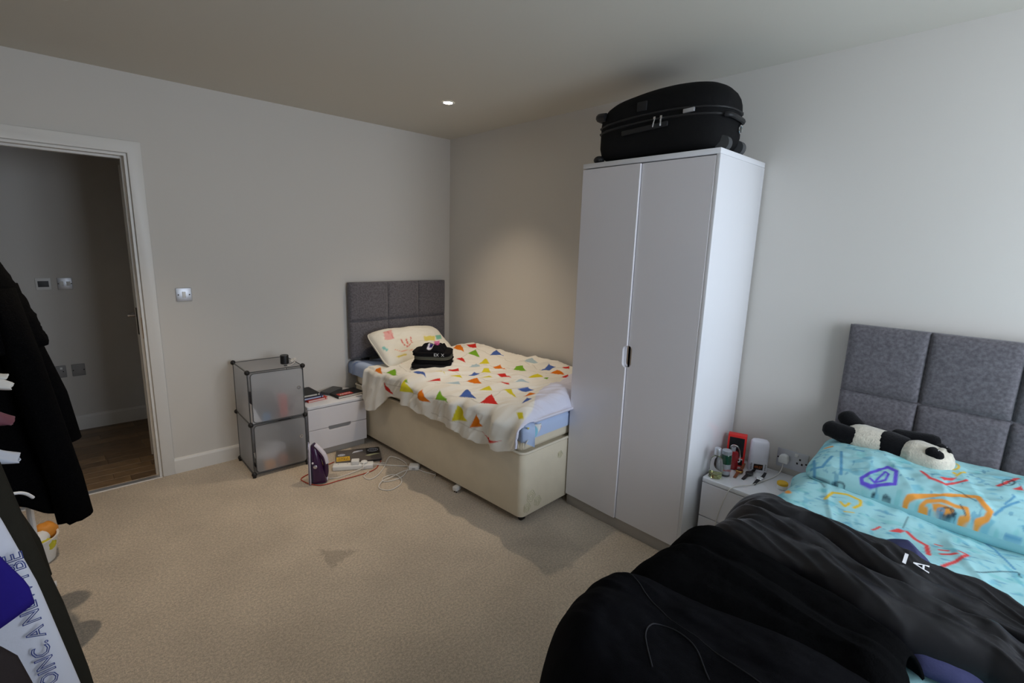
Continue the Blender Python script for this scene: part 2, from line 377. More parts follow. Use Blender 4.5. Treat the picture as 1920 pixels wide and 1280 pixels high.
# ================================================================= WALL PLATES
def plate(name, label, cat, loc, rot, w=.086, h=.086, m='wplastic', group=None):
    t = thing(name, label, cat, loc, rot, group)      # local: x right, -y out of the wall, z up
    bm = nb(); box(bm, (-w / 2, -.009, -h / 2), (w / 2, -.0005, h / 2), .004); obj('plate', bm, M[m], t); return t
def screws(t, xs, d=-.0095):
    for x in xs:
        bm = nb(); cyl(bm, (x, d + .0015, 0), (x, d - .0008, 0), .0042, n=12); obj('screw', bm, M['darkmetal'], t)
t = plate('light_switch', 'brushed steel light switch on the wall beside the doorway', 'switch', (-2.0836, 0, 1.1851), 0, m='steel')
bm = nb(); box(bm, (-.010, -.0125, -.019), (.010, -.008, .019), .002); obj('rocker', bm, M['wplastic'], t); screws(t, (-.030, .030))
t = plate('thermostat', 'square white thermostat with a dark screen on the hallway wall', 'thermostat', (-2.742, 1.35, 1.17), 0, .086, .09)
bm = nb(); box(bm, (-.030, -.0105, -.022), (.030, -.008, .022), .001); obj('screen', bm, M['gplastic'], t)
t = plate('isolator_switch', 'steel switch plate next to the thermostat on the hallway wall', 'switch', (-2.622, 1.35, 1.17), 0, .086, .09, 'steel')
for dx in (-.02, .02):
    bm = nb(); box(bm, (dx - .012, -.0125, -.016), (dx + .012, -.008, .016), .002); obj('rocker', bm, M['wplastic'], t)
screws(t, (-.037, .037))
M['greyplate'] = mat('grey_plastic_plate', rgb(150, 148, 146), rough=.5)
for nm, lb, x, w in (('wall_socket', 'low wide grey socket plate on the hallway wall near the black coat', -2.735, .10), ('blank_plate', 'low square grey plate on the hallway wall, nearer the hall door', -2.613, .08)):
    t = plate(nm, lb, 'socket', (x, 1.35, .49), 0, w, .095, 'greyplate')
    screws(t, (-.032, .032))
    if nm == 'wall_socket':
        for dx in (-.022, .022):
            bm = nb(); box(bm, (dx - .007, -.0125, .018), (dx + .007, -.008, .034), .001); obj('rocker', bm, M['wplastic'], t)
# ================================================================= DOWNLIGHTS
M['lampglow'] = mat('lamp_glow', (1, .9, .75), emit=(1, .86, .66), est=60.0)
def downlight(x, y, label):
    t = thing('downlight', label, 'ceiling light', (x, y, H), 0, 'recessed ceiling downlights')
    bm = nb(); lathe(bm, [(.030, -.001), (.030, -.004), (.040, -.004), (.044, -.001)], 32, cap0=False, cap1=False); obj('trim_ring', bm, M['wplastic'], t)
    bm = nb(); lathe(bm, [(.001, -.0022), (.028, -.0022), (.030, -.001)], 24, cap0=True, cap1=False); obj('lamp', bm, M['lampglow'], t)
    L = bpy.data.lights.new('downlight_beam', 'SPOT'); L.energy = SPOT_W; L.color = SPOT_COL; L.spot_size = R(92); L.spot_blend = 1.0; L.shadow_soft_size = .025
    lo = bpy.data.objects.new('downlight_beam', L); link(lo, t); lo.location = (0, 0, -.012)
downlight(-.687, -.924, 'small lit ceiling downlight above the bed with bunting duvet')
downlight(-2.559, -.950, 'lit ceiling downlight near the doorway, cut by the picture top')

# ================================================================= HEADBOARDS
def cushion(w, h, d, n=15, m=11, edge=.018):
    """puffy upholstered square; local x 0..w, z 0..h, y out = -"""
    u = np.linspace(0, 1, n); v = np.linspace(0, 1, m)
    u = .5 - .5 * np.cos(np.pi * u); v = .5 - .5 * np.cos(np.pi * v)
    U, V = np.meshgrid(u, v, indexing='ij')
    e = np.minimum(np.minimum(U, 1 - U) * w, np.minimum(V, 1 - V) * h)
    dep = d * (.55 * np.sqrt(np.clip(1 - (1 - np.clip(e / edge, 0, 1)) ** 2, 0, 1)) + .45 * (np.sin(np.pi * U) * np.sin(np.pi * V)) ** .5)
    return np.stack([U * w, -dep, V * h], -1)
def headboard(name, label, loc, rot, xs, zs, thick):
    t = thing(name, label, 'headboard', loc, rot)
    bm = nb(); box(bm, (xs[0] + .003, -thick + .02, zs[0] + .003), (xs[-1] - .003, 0, zs[-1] - .003), .006); obj('backing', bm, M['hgrey'], t)
    for i in range(len(xs) - 1):
        for j in range(len(zs) - 1):
            P = cushion(xs[i + 1] - xs[i] - .003, zs[j + 1] - zs[j] - .003, .026)
            P = P + np.array([xs[i] + .0015, -thick + .022, zs[j] + .0015])
            npmesh('panel', P, M['hgrey'], t)
    for x in (xs[0] + .14, xs[-1] - .14):
        bm = nb(); box(bm, (x - .03, -.024, .0), (x + .03, -.002, zs[0] + .05), .003); obj('strut', bm, M['bplastic'], t)
    return t
headboard('single_headboard', 'charcoal tweed panelled headboard of the single bed in the corner', (0, -.02, 0), 0, [-1.006, -.672, -.377, -.096], [.62, .925, 1.2395], .062)
headboard('double_headboard', 'large grey tweed panelled headboard behind the toy panda', (-.02, -3.172, 0), R(-90), [0, .285, .566, .85, 1.13, 1.41], [.52, .95, 1.256], .066)

# ================================================================= SINGLE BED
B1 = (-.505, -1.0034, 0); A1 = R(2.815); BW, BL = .44, .926
bed = thing('single_bed', 'cream damask divan single bed along the corner wall', 'bed', B1, A1)
bm = nb(); prism(bm, rrect(-BW - .01, BW - .01, -BL, BL, .035, 6), .048, .425, XY, .006); obj('divan_base', bm, M['damask'], bed)
bm = nb(); tube(bm, [(x, y, .432) for x, y in rrect(-BW - .010, BW - .010, -BL, BL, .035, 6)], .008, 8, closed=True); obj('piping', bm, M['piping'], bed)
mt = nb(); prism(mt, rrect(-BW - .004, BW - .016, -BL + .018, BL - .004, .04, 6), .434, .606, XY, .03, 4); mo = obj('mattress', mt, M['damask'], bed)
for x in (-BW + .05, BW - .08):
    for y in (-BL + .05, BL - .06):
        bm = nb(); cyl(bm, (x, y, .03), (x, y, .05), .012, n=10); cyl(bm, (x - .011, y, .021), (x + .011, y, .021), .021, n=16); obj('castor', bm, M['bplastic'], bed)
# embroidered damask roses on the foot and side
M['damask2'] = mat('damask_thread', rgb(196, 190, 156), rough=.6)
def rose(x, y, z, nrm, s):
    bm = nb()
    for k in range(3):
        pts = []
        for a in range(20):
            t = 2 * math.pi * a / 20; r = s * (.35 + .3 * k) * (1 + .12 * math.sin(5 * t + k))
            u, v = r * math.cos(t), r * math.sin(t)
            pts.append((x + (u if nrm == 'y' else 0), y + (u if nrm == 'x' else 0), z + v))
        tube(bm, pts, .0016, 4, closed=True)
    obj('damask_rose', bm, M['damask2'], bed)
for x, z, s in ((-.37, .16, .035), (-.31, .11, .03), (-.12, .34, .022), (.02, .35, .03), (-.40, .10, .028)): rose(x, -BL - .0005, z, 'y', s)
# fitted sheet
n, m_ = 70, 150
def sheet_surface():
    ring = rrect(-BW - .012, BW - .010, -BL + .004, BL + .004, .045, 10)
    ring = catmull([(a, b, 0) for a, b in ring], 3, closed=True)
    rows = []
    for z, ins in ((.505, 0), (.525, 0), (.55, 0), (.575, 0), (.598, .008), (.612, .025), (.616, .06), (.618, .2), (.618, .40)):
        r = []
        for p in ring:
            q = Vector((p.x, p.y, z)); c = Vector((-.01, 0, 0))
            dx = max(abs(p.x + .01) - ins, .005) * (1 if p.x > -.01 else -1); dy = max(abs(p.y) - ins, .005) * (1 if p.y > 0 else -1)
            kc = 0.0 if (abs(p.x + .01) > .36 and abs(p.y) > .82) else 1.0
            w = kc * .005 * float(fbm(p.x * 9 + p.y * 2, z * 60, 3)) if z < .6 else 0
            s = p.x * 2.7 + p.y * 1.3
            zz = z
            r.append(Vector((dx - .01 + (w * 1.0 if abs(p.x) > .4 else 0), dy - (w if p.y < -.85 else 0), zz)))
        rows.append(r)
    return rows
bm = nb(); loft(bm, sheet_surface(), False, True)
sh = obj('fitted_sheet', bm, M['sheet'], smooth=True, angle=180); sh.location = B1; sh.rotation_euler = (0, 0, A1)
tag(sh, 'pale blue fitted sheet showing at the foot of the single bed', 'bed sheet')

# ---- painting helper: flat print as point colours on a dense cloth mesh
def paint(U, V, col, shapes, soft=.003):
    for s in shapes:
        kind, pts, c = s[0], np.array(s[1], float), np.array(s[2], float)
        w = s[3] if len(s) > 3 else 0.0
        pad = w + soft * 2
        msk = (U > pts[:, 0].min() - pad) & (U < pts[:, 0].max() + pad) & (V > pts[:, 1].min() - pad) & (V < pts[:, 1].max() + pad)
        if not msk.any(): continue
        u, v = U[msk], V[msk]; d = np.full(u.shape, 1e9); inside = np.zeros(u.shape, bool); npt = len(pts)
        closed = kind in ('poly', 'ring')
        for i in range(npt if closed else npt - 1):
            (ax, ay), (bx, by) = pts[i], pts[(i + 1) % npt]
            ex, ey = bx - ax, by - ay; L2 = ex * ex + ey * ey + 1e-12
            t = np.clip(((u - ax) * ex + (v - ay) * ey) / L2, 0, 1)
            d = np.minimum(d, np.hypot(u - ax - t * ex, v - ay - t * ey))
            if kind == 'poly':
                cr = ((ay > v) != (by > v)) & (u < (bx - ax) * (v - ay) / (by - ay + 1e-12) + ax); inside ^= cr
        sd = np.where(inside, -d, d) if kind == 'poly' else d - w / 2
        a = (s[4] if len(s) > 4 else 1.0) * np.clip(.5 - sd / soft, 0, 1)
        col[msk] = col[msk] * (1 - a[:, None]) + c * a[:, None]
    return col
PC = dict(o=rgb(226, 122, 30), g=rgb(124, 176, 48), b=rgb(78, 106, 178), r=rgb(212, 52, 46), y=rgb(222, 208, 52), s=rgb(178, 200, 210))

# ---- bunting duvet, local frame of the single bed.  u = along the bed (local y), v = across: 0 at wall, growing to the left and down
BUNTING = [
    ('line',[(0.465,0.248),(0.497,0.082),(0.443,0.005)],rgb(196,190,178),.004,.8), 
    ('line',[(0.205,0.429),(0.281,0.247),(0.313,0.12),(0.129,0.151),(-0.077,0.172),(-0.201,0.104),(-0.445,0.198),(-0.57,0.116)],rgb(196,190,178),.004,.8), 
    ('line',[(0.037,0.441),(0.032,0.351),(-0.099,0.335),(-0.299,0.321),(-0.586,0.268)],rgb(196,190,178),.004,.8), 
    ('line',[(0.644,0.726),(0.199,0.842),(0.091,0.716),(0.021,0.66)],rgb(196,190,178),.004,.8), ('line',[(0.552,0.909),(0.416,0.899),(0.199,0.842)],rgb(196,190,178),.004,.8), 
    ('line',[(0.021,0.66),(-0.153,0.632),(-0.191,0.533),(-0.31,0.5),(-0.532,0.427)],rgb(196,190,178),.004,.8), 
    ('line',[(-0.023,0.865),(-0.142,0.811),(-0.212,0.684),(-0.239,0.6),(-0.424,0.606),(-0.537,0.553)],rgb(196,190,178),.004,.8), 
    ('line',[(0.395,0.975),(0.124,0.985),(-0.034,0.957),(-0.223,0.939),(-0.391,0.884),(-0.592,0.894),(-0.532,0.656),(-0.613,0.609)],rgb(196,190,178),.004,.8), 
    ('line',[(-0.185,1.038),(-0.429,1.042),(-0.575,1.046),(-0.673,1.042)],rgb(196,190,178),.004,.8), ('poly',[(0.465,0.248),(0.644,0.037),(0.335,0.241)],PC['o']), 
    ('poly',[(0.497,0.082),(0.454,0.01),(0.329,0.107)],PC['r']), ('poly',[(0.281,0.247),(0.313,0.137),(0.151,0.236)],PC['g']), 
    ('poly',[(0.118,0.16),(0.178,0.03),(0.004,0.12)],PC['b']), ('poly',[(-0.201,0.104),(-0.218,0.039),(-0.359,0.114)],PC['s']), 
    ('poly',[(-0.445,0.198),(-0.418,0.079),(-0.51,0.112),(-0.516,0.189)],PC['b']), ('poly',[(-0.57,0.116),(-0.543,0),(-0.635,0.121)],PC['r']), 
    ('poly',[(0.205,0.429),(0.243,0.341),(0.102,0.423)],PC['r']), ('poly',[(0.032,0.351),(0.08,0.241),(-0.017,0.289)],PC['y']), 
    ('poly',[(-0.099,0.335),(-0.12,0.278),(-0.261,0.357)],PC['o']), ('poly',[(-0.299,0.321),(-0.212,0.16),(-0.429,0.33)],PC['g']), 
    ('poly',[(-0.586,0.268),(-0.575,0.179),(-0.695,0.249)],PC['o']), ('poly',[(-0.7,0.288),(-0.716,0.242),(-0.749,0.271)],PC['r']), 
    ('poly',[(0.037,0.441),(0.053,0.36),(-0.006,0.375)],PC['s']), ('poly',[(-0.191,0.533),(-0.093,0.395),(-0.234,0.479)],PC['y']), 
    ('poly',[(-0.153,0.632),(-0.131,0.544),(-0.191,0.546)],PC['b']), ('poly',[(-0.31,0.5),(-0.348,0.457),(-0.456,0.509)],PC['r']), 
    ('poly',[(-0.532,0.427),(-0.51,0.306),(-0.602,0.353)],PC['y']), ('poly',[(0.644,0.726),(0.649,0.653),(0.497,0.721)],PC['r']), 
    ('poly',[(0.552,0.909),(0.579,0.855),(0.432,0.914)],PC['o']), ('poly',[(0.416,0.899),(0.432,0.825),(0.259,0.907)],PC['g']), 
    ('poly',[(0.199,0.842),(0.113,0.8),(0.015,0.849)],PC['b']), ('poly',[(0.091,0.716),(0.048,0.689),(-0.039,0.728)],PC['y']), 
    ('poly',[(0.021,0.66),(0.026,0.556),(-0.055,0.615)],PC['r']), ('poly',[(-0.077,0.716),(-0.104,0.651),(-0.164,0.681)],PC['y']), 
    ('poly',[(-0.023,0.865),(-0.055,0.784),(-0.088,0.804)],PC['r']), ('poly',[(0.124,0.985),(0.129,0.903),(0.01,0.965)],PC['y']), 
    ('poly',[(0.395,0.975),(0.313,1.01),(0.243,1.043),(0.378,1.027)],PC['r']), ('poly',[(-0.142,0.811),(-0.18,0.726),(-0.223,0.744)],PC['s']), 
    ('poly',[(-0.212,0.684),(-0.234,0.609),(-0.342,0.663)],PC['o']), ('poly',[(-0.245,0.595),(-0.283,0.544),(-0.321,0.545)],PC['y']), 
    ('poly',[(-0.424,0.602),(-0.505,0.579),(-0.527,0.598)],PC['r']), ('poly',[(-0.537,0.553),(-0.527,0.486),(-0.608,0.492)],PC['s']), 
    ('poly',[(-0.223,0.939),(-0.207,0.892),(-0.369,0.938)],PC['g']), ('poly',[(-0.034,0.957),(-0.071,0.911),(-0.18,0.968),(-0.093,0.975)],PC['o']), 
    ('poly',[(-0.391,0.884),(-0.337,0.785),(-0.532,0.876)],PC['b']), ('poly',[(-0.592,0.894),(-0.521,0.746),(-0.705,0.867)],PC['r']), 
    ('poly',[(-0.418,0.759),(-0.424,0.676),(-0.478,0.7)],PC['y']), ('poly',[(-0.532,0.656),(-0.575,0.63),(-0.684,0.691)],PC['y']), 
    ('poly',[(-0.613,0.609),(-0.651,0.56),(-0.711,0.57),(-0.678,0.607)],PC['b']), ('poly',[(-0.429,1.042),(-0.451,0.945),(-0.548,1.018)],PC['y']), 
    ('poly',[(-0.575,1.046),(-0.608,0.958),(-0.667,1.012)],PC['o']), ('poly',[(-0.673,1.042),(-0.705,1.062),(-0.841,1.02),(-0.722,1.082)],PC['r']), 
    ('poly',[(-0.711,0.658),(-0.716,0.608),(-0.76,0.607)],PC['o']), ('poly',[(-0.819,0.794),(-0.776,0.703),(-0.83,0.723)],PC['b']), 
    ('poly',[(-0.868,0.88),(-0.9,0.871),(-0.933,0.889),(-0.906,0.901)],PC['y']), ('poly',[(-0.814,0.485),(-0.797,0.394),(-0.868,0.476)],PC['r']), 
    ('poly',[(-0.619,0.376),(-0.629,0.327),(-0.646,0.368)],PC['g']), ('poly',[(0.427,0.666),(0.4,0.636),(0.351,0.665)],PC['o']), 
    ('poly',[(0.124,0.916),(0.113,0.903),(0.075,0.92)],PC['g']), ]   #BUNTING#
def duvet1():
    nu, nv = 300, 250
    u = np.linspace(.66, -.96, nu)
    hemY = np.array([.70, .60, .50, .44, .36, .28, .0, -.06, -.41, -.6, -.8, -.9, -.97])
    hemZ = np.array([.42, .33, .33, .36, .46, .50, .475, .465, .455, .435, .45, .47, .52])
    hz = np.interp(u, hemY[::-1], hemZ[::-1]) + .006 * np.sin(u * 40)
    top_left = .648 + .012 * np.sin(u * 9)                       # height of the shoulder on the open side
    XR, XS = .436, -.43                                          # wall side / shoulder start
    rad = .055
    width = XR - XS
    arc = rad * math.pi / 2
    P = np.zeros((nu, nv, 3)); UV = np.zeros((nu, nv, 2))
    for i, y in enumerate(u):
        drop = max(top_left[i] - rad - hz[i], .0)
        total = width + arc + drop
        s = np.linspace(0, total, nv)
        x = np.where(s < width, XR - s, 0.0); z = np.zeros(nv)
        ph = np.clip((s - width) / rad, 0, math.pi / 2)
        over = np.clip(s - width - arc, 0, None)
        x = np.where(s < width, x, XS - rad * np.sin(ph) - .16 * over)
        z = np.where(s < width, 0.0, -rad * (1 - np.cos(ph)) - over)
        topf = np.clip(s / width, 0, 1)
        wall = .722 + .018 * math.exp(-((y - .40) / .16) ** 2)
        base = wall + (top_left[i] - wall) * topf ** 1.25
        P[i, :, 0] = x; P[i, :, 1] = y; P[i, :, 2] = base + z
        UV[i, :, 0] = y; UV[i, :, 1] = s
    X, Y, Z = P[..., 0].copy(), P[..., 1].copy(), P[..., 2].copy(); Sx = UV[..., 1]
    top = 1 - sstep(width - .02, width + arc, Sx); side = 1 - top
    # puffy quilt + long diagonal folds that gather toward the open side
    puff = .018 * fbm(X * 3.2, Y * 2.6, 1.0, 2) + .010 * fbm(X * 8, Y * 7, 4.0, 2)
    fold = .016 * np.maximum(ridge((Y + .55 * X) * 4.6 + .4, (X - Y) * .9, 2.0) - .35, 0) + .010 * np.maximum(ridge((Y + .9 * X) * 8.5, X * 2.0, 7.0) - .45, 0)
    fine = .0030 * np.maximum(ridge((Y + X * .5) * 13, (X - Y) * 4, 12.0) - .1, 0) + .0040 * np.maximum(ridge((Y * 1.3 + X) * 19, X * 6 - Y * 3, 9.0) - .2, 0)
    lift = puff + fold * 1.2 + fine
    # thicker roll at the foot
    roll = sstep(-.62, -.88, Y)
    lift = lift + roll * .045 * (.35 + .65 * top)
    # foot end rolls over and under
    e = np.clip((-.86 - Y) / .10, 0, 1)
    endz = (1 - np.sqrt(np.clip(1 - e ** 2, 0, 1))) * .14
    P[..., 2] = Z + lift * top - endz * top * sstep(-.5, -.25, X) - endz * .5 * top
    hang = side * (.009 * np.maximum(ridge(Y * 9 + Z * 6, Z * 4 - Y * 2, 5.0) - .2, 0) + .005 * np.maximum(ridge(Y * 22 + Z * 12, Z * 9, 8.0) - .2, 0) + .014 * np.sin(Y * 26 + 2.2 * fbm(Y * 4, 1.0)) + .022 * fbm(Y * 9, Z * 5, 3.0, 2) + .010)
    P[..., 0] = X - hang - .012 * side - side * roll * .015
    P[..., 1] = Y + .012 * fbm(X * 6, Y * 6, 8.0, 2) * side
    # head edge: slightly lower and slack
    hd = sstep(.52, .64, Y); P[..., 2] -= hd * top * .035
    P[..., 2] = np.where(top > .5, np.maximum(P[..., 2], .628), P[..., 2])
    P[..., 1] = np.maximum(P[..., 1], np.where(P[..., 0] > -.04, (-1.921 + 1.0034 - .0491 * P[..., 0]) / .9988, -2.0))   # stops at the wardrobe side
    col = np.ones((nu, nv, 3)) * np.array(rgb(241, 238, 230))
    Uu, Vv = UV[..., 0], UV[..., 1]
    # pale reverse side showing on the foot roll
    bnd = -.735 - .20 * sstep(-.10, -.42, X) + .015 * np.sin(X * 14)
    col = paint(Uu, Vv, col, BUNTING)
    rev = sstep(0, -.012, Y - bnd)[..., None]
    col = col * (1 - rev) + np.array(rgb(222, 222, 238)) * rev
    return P, UV, col
P1, UV1, C1 = duvet1()
dv = npmesh('bunting_duvet', P1, M['print'], thick=.012, col=C1, off=1.0); dv.location = B1; dv.rotation_euler = (0, 0, A1)
tag(dv, 'rumpled cream duvet printed with colourful bunting pennants on the single bed', 'duvet')

U, V = np.meshgrid(np.linspace(0, 1, 30), np.linspace(0, 1, 30), indexing='ij')
fl = np.stack([-.452 + .105 * U + .012 * np.sin(V * 5), -.948 - .012 * np.sin(U * 9 + V * 3), .600 - .105 * V * (1 - .35 * U)], -1)
fc = paint(U, V, np.ones((30, 30, 3)) * np.array(rgb(238, 236, 232)), [('poly', [(.28, .05), (.62, .0), (.70, .75), (.40, .95)], rgb(140, 200, 222)), ('poly', [(.72, .55), (.86, .15), (.98, .25), (.96, .6)], PC['r']), ('poly', [(.0, .0), (.22, .0), (.2, .3), (.02, .3)], PC['y'])], .04)
npmesh('corner_flap', fl, M['print'], dv, thick=.004, col=fc)

# ---- pillows (superellipse cushions with pinched corners)
def pillow_surface(L, Wd, T, n=60, m=44, seed=1.0, sag=0.0):
    u = np.linspace(-1, 1, n); v = np.linspace(-1, 1, m)
    U, V = np.meshgrid(u, v, indexing='ij')
    e = (1 - np.abs(U) ** 3.2) * (1 - np.abs(V) ** 3.2)
    prof = np.clip(e, 0, 1) ** .5
    pinch = 1 - .10 * (1 - np.abs(U) ** 2) * np.abs(V) ** 6 * .45; pinch2 = 1 - .03 * (1 - np.abs(V) ** 2) * np.abs(U) ** 6
    X = U * L / 2 * pinch2 * (1 - .07 * np.abs(V) ** 5); Y = V * Wd / 2 * pinch * (1 - .12 * np.abs(U) ** 7)
    top = T / 2 * prof * (1 + .16 * fbm(U * 1.7 + seed, V * 1.7, seed, 2)) + .004 * fbm(U * 9, V * 9, seed + 3, 2) * prof
    bot = -T / 2 * prof
    return X, Y, top, bot, U, V
def pillow(name, L, Wd, T, base, shapes, loc, rot, label, seed, n=60, m=44):
    X, Y, tp, bt, U, V = pillow_surface(L, Wd, T, n, m, seed)
    t = thing(name, label, 'pillow', loc, 0); t.rotation_euler = rot
    col = np.ones(X.shape + (3,)) * np.array(base); col = paint(X, Y, col, shapes)
    npmesh('front', np.stack([X, Y, tp], -1), M['print'], t, col=col)
    npmesh('back', np.stack([X, Y, bt], -1)[::-1], M['print'], t, col=np.ones_like(col) * np.array(base))
    ring = [(X[i, 0], Y[i, 0], 0) for i in range(n)] + [(X[-1, j], Y[-1, j], 0) for j in range(1, m)] + [(X[i, -1], Y[i, -1], 0) for i in range(n - 2, -1, -1)] + [(X[0, j], Y[0, j], 0) for j in range(m - 2, 0, -1)]
    bm = nb(); tube(bm, ring[::2], .004, 6, closed=True)
    cr = obj('seam', bm, mat(name + '_seam', base, rough=.9), t)
    return t
PRINT_PILLOW1 = [
    ('poly',[(-0.213,0.142),(-0.146,0.136),(-0.175,0.025),(-0.246,0.037)],rgb(236, 176, 172)), 
    ('line',[(-0.124,0.01),(-0.134,-0.05),(-0.115,-0.086),(-0.069,-0.056)],rgb(214, 96, 84),0.008), ('line',[(-0.076,0.009),(-0.095,-0.051)],rgb(214, 96, 84),0.012), 
    ('line',[(-0.028,0.022),(-0.055,-0.048)],rgb(214, 96, 84),0.008), ('poly',[(0.09,0.018),(0.189,-0.001),(0.161,-0.056),(0.065,-0.044)],rgb(222, 208, 110)), 
    ('poly',[(0.202,0.013),(0.282,0.039),(0.247,-0.031),(0.182,-0.04)],rgb(130, 190, 170)), ('line',[(-0.229,-0.155),(-0.165,-0.152)],rgb(220, 200, 60),0.016), 
    ('line',[(-0.288,-0.031),(-0.279,-0.064)],rgb(130, 200, 196),0.02), ('poly',[(0.146,-0.061),(0.2,-0.06),(0.172,-0.114),(0.118,-0.112)],rgb(214, 120, 170)), 
    ('line',[(-0.217,-0.087),(-0.179,-0.114),(-0.093,-0.123)],rgb(232, 170, 140),0.008), ('line',[(-0.187,0.131),(-0.171,0.046)],rgb(226, 140, 140),0.008), ]   #PILLOW1#
pillow('white_pillow', .66, .43, .17, rgb(236, 233, 222), PRINT_PILLOW1, (-.60, -.33, .735), (R(30), 0, R(0)), 'cream pillow with faded crayon drawings against the charcoal headboard', 2.0)

# ---- stack of folded clothes on the duvet
def folded(name, label, c, w, d, h, rz, m, seed, lean=0.0, bulge=1.0, group='folded clothes stacked on the bunting duvet'):
    t = thing(name, label, 'folded clothes', c, rz, group)
    bm = nb(); rings = []
    n = 48
    for k, (f, hh) in enumerate(((.93, 0), (.985, .12), (1.0, .32), (.975, .46), (.96, .5), (.985, .56), (1.0, .72), (.98, .9), (.93, 1.0), (.8, 1.03), (.4, 1.04))):
        r = []
        for a in range(n):
            t_ = 2 * math.pi * a / n; cc, ss = math.cos(t_), math.sin(t_)
            q = (abs(cc) ** 5 + abs(ss) ** 5) ** (-.2)
            wob = 1 + .035 * float(fbm(cc * 2 + seed, ss * 2, hh * 3 + seed, 2))
            x, y = w / 2 * f * q * cc * wob, d / 2 * f * q * ss * wob
            z = h * hh + (.10 * h * float(fbm(x * 14 + seed, y * 14, seed, 2)) if k > 0 else 0) + lean * x
            r.append(Vector((x, y, z)))
        rings.append(r)
    loft(bm, rings, True, True)
    obj('cloth', bm, m, t, angle=180); return t
ST = (-.700, -.775, .0); SR = R(-45)
zc = .668
for nm, lb, w, d, h, m, sd, off in (
        ('folded_jeans', 'lowest black garment in the folded stack on the bunting duvet', .285, .23, .036, M['blackcloth2'], 1.0, (-.008, 0)),
        ('folded_trousers', 'second garment from the bottom of the folded black stack', .272, .22, .027, M['blackcloth'], 2.2, (.006, .004)),
        ('folded_shirt', 'olive grey garment in the middle of the folded stack', .268, .22, .025, M['olive'], 3.1, (.004, .0)),
        ('folded_sweatshirt', 'black garment with small white lettering near the stack top', .280, .22, .032, M['blackcloth'], 4.7, (-.004, .0))):
    t = folded(nm, lb, (ST[0] + off[0], ST[1] + off[1], zc), w, d, h, SR, m, sd); zc += h * 1.06
    if nm == 'folded_sweatshirt':
        lettering('EX  X', .030, M['whiteprint'], t, Matrix.Translation((.065, -.1145, .016)) @ Matrix.Rotation(R(90), 4, 'X'), .0006)
# crumpled top garment with a navy print and pink patch
t = thing('crumpled_tshirt', 'crumpled black t-shirt with navy and pink print topping the stack', 'folded clothes', (ST[0] - .005, ST[1], zc), SR, 'folded clothes stacked on the bunting duvet')
n = 46; uu = np.linspace(-1, 1, n); U, V = np.meshgrid(uu, uu, indexing='ij')
prof = np.clip((1 - np.abs(U) ** 4) * (1 - np.abs(V) ** 4), 0, 1) ** .5
z = prof * (.022 + .026 * np.maximum(ridge(U * 1.5 + .3, V * 1.1, 3.3) - .15, 0) + .008 * fbm(U * 4, V * 4, 1, 2) + .012 * (U > 0) * (1 - np.abs(U - .5) * 2).clip(0)) - .004
col = np.ones((n, n, 3)) * np.array(rgb(22, 21, 24))
col = paint(U, V, col, [('poly', [(-.30, -.75), (.05, -.80), (.20, -.30), (0, .25), (-.32, .2)], rgb(206, 204, 220)), ('poly', [(-.18, -.50), (.06, -.62), (.16, -.2), (.0, .15), (-.18, .0)], rgb(44, 36, 110)),
                        ('line', [(-.26, -.6), (.04, -.68), (.12, -.4)], rgb(234, 232, 240), .06), ('poly', [(.26, -.55), (.5, -.60), (.52, .25), (.30, .3)], rgb(208, 96, 156))], .06)
npmesh('cloth', np.stack([U * .098, V * .095, z], -1), M['print'], t, thick=.004, col=col)

# ================================================================= NIGHTSTANDS
def nightstand(name, label, loc, rot, w, d, h, over=.012):
    """local: front faces -y, x from 0..w, y 0 (front) .. d (back)"""
    t = thing(name, label, 'nightstand', loc, rot)
    top = nb(); prism(top, rrect(0, w, 0, d, .012, 4), h - .022, h, XY, .003); obj('top', top, M['white_lac'], t)
    bm = nb(); box(bm, (.004, .022, .05), (w - .004, d - .002, h - .0225), .002); obj('carcass', bm, M['white_lac'], t)
    bm = nb(); box(bm, (.012, .03, 0), (w - .012, d - .01, .0495)); obj('plinth', bm, M['plinth'], t, smooth=False)
    zm = .05 + (h - .0225 - .05) * .5; g = .002
    hw, hh = w * .19, .020
    for lo, hi, notch_top in ((zm + g, h - .026, False), (.052, zm - g, True)):
        c = w * .52
        if notch_top:   # scooped finger grip in the drawer's top edge
            poly = [(.003, lo), (w - .003, lo), (w - .003, hi), (c + hw, hi)] + [(c + hw * math.cos(a) if False else c + hw - .016 + .016 * math.cos(a), hi - hh + .016 + .0 - .016 * (1 - math.sin(a)) * 1.0) for a in (0.0,)] + [(c + hw, hi - hh + .012), (c + hw - .012, hi - hh), (c - hw + .012, hi - hh), (c - hw, hi - hh + .012), (c - hw, hi), (.003, hi)]
        else:
            poly = [(.003, lo), (c - hw, lo), (c - hw, lo + hh * .35), (c + hw, lo + hh * .35), (c + hw, lo), (w - .003, lo), (w - .003, hi), (.003, hi)]
        if notch_top: poly = [p for i, p in enumerate(poly) if i != 4]
        dr = nb(); prism(dr, poly, 0.002, .0215, XZ, .0015, 1); do = obj('drawer', dr, M['door_lac'], t)
        if notch_top:
            bm = nb(); box(bm, (c - hw - .004, .020, hi - hh - .004), (c + hw + .004, .0225, hi + hh * .5)); obj('grip_recess', bm, M['greyplate'], do, smooth=False)
    return t
nightstand('low_nightstand', 'white two-drawer nightstand between wire cube and single bed', (-1.470, -.345, 0), 0, .447, .325, .390)
nightstand('bedside_cabinet', 'white two-drawer nightstand between wardrobe and double bed', (-.400, -2.722, 0), R(-90), .405, .382, .440)

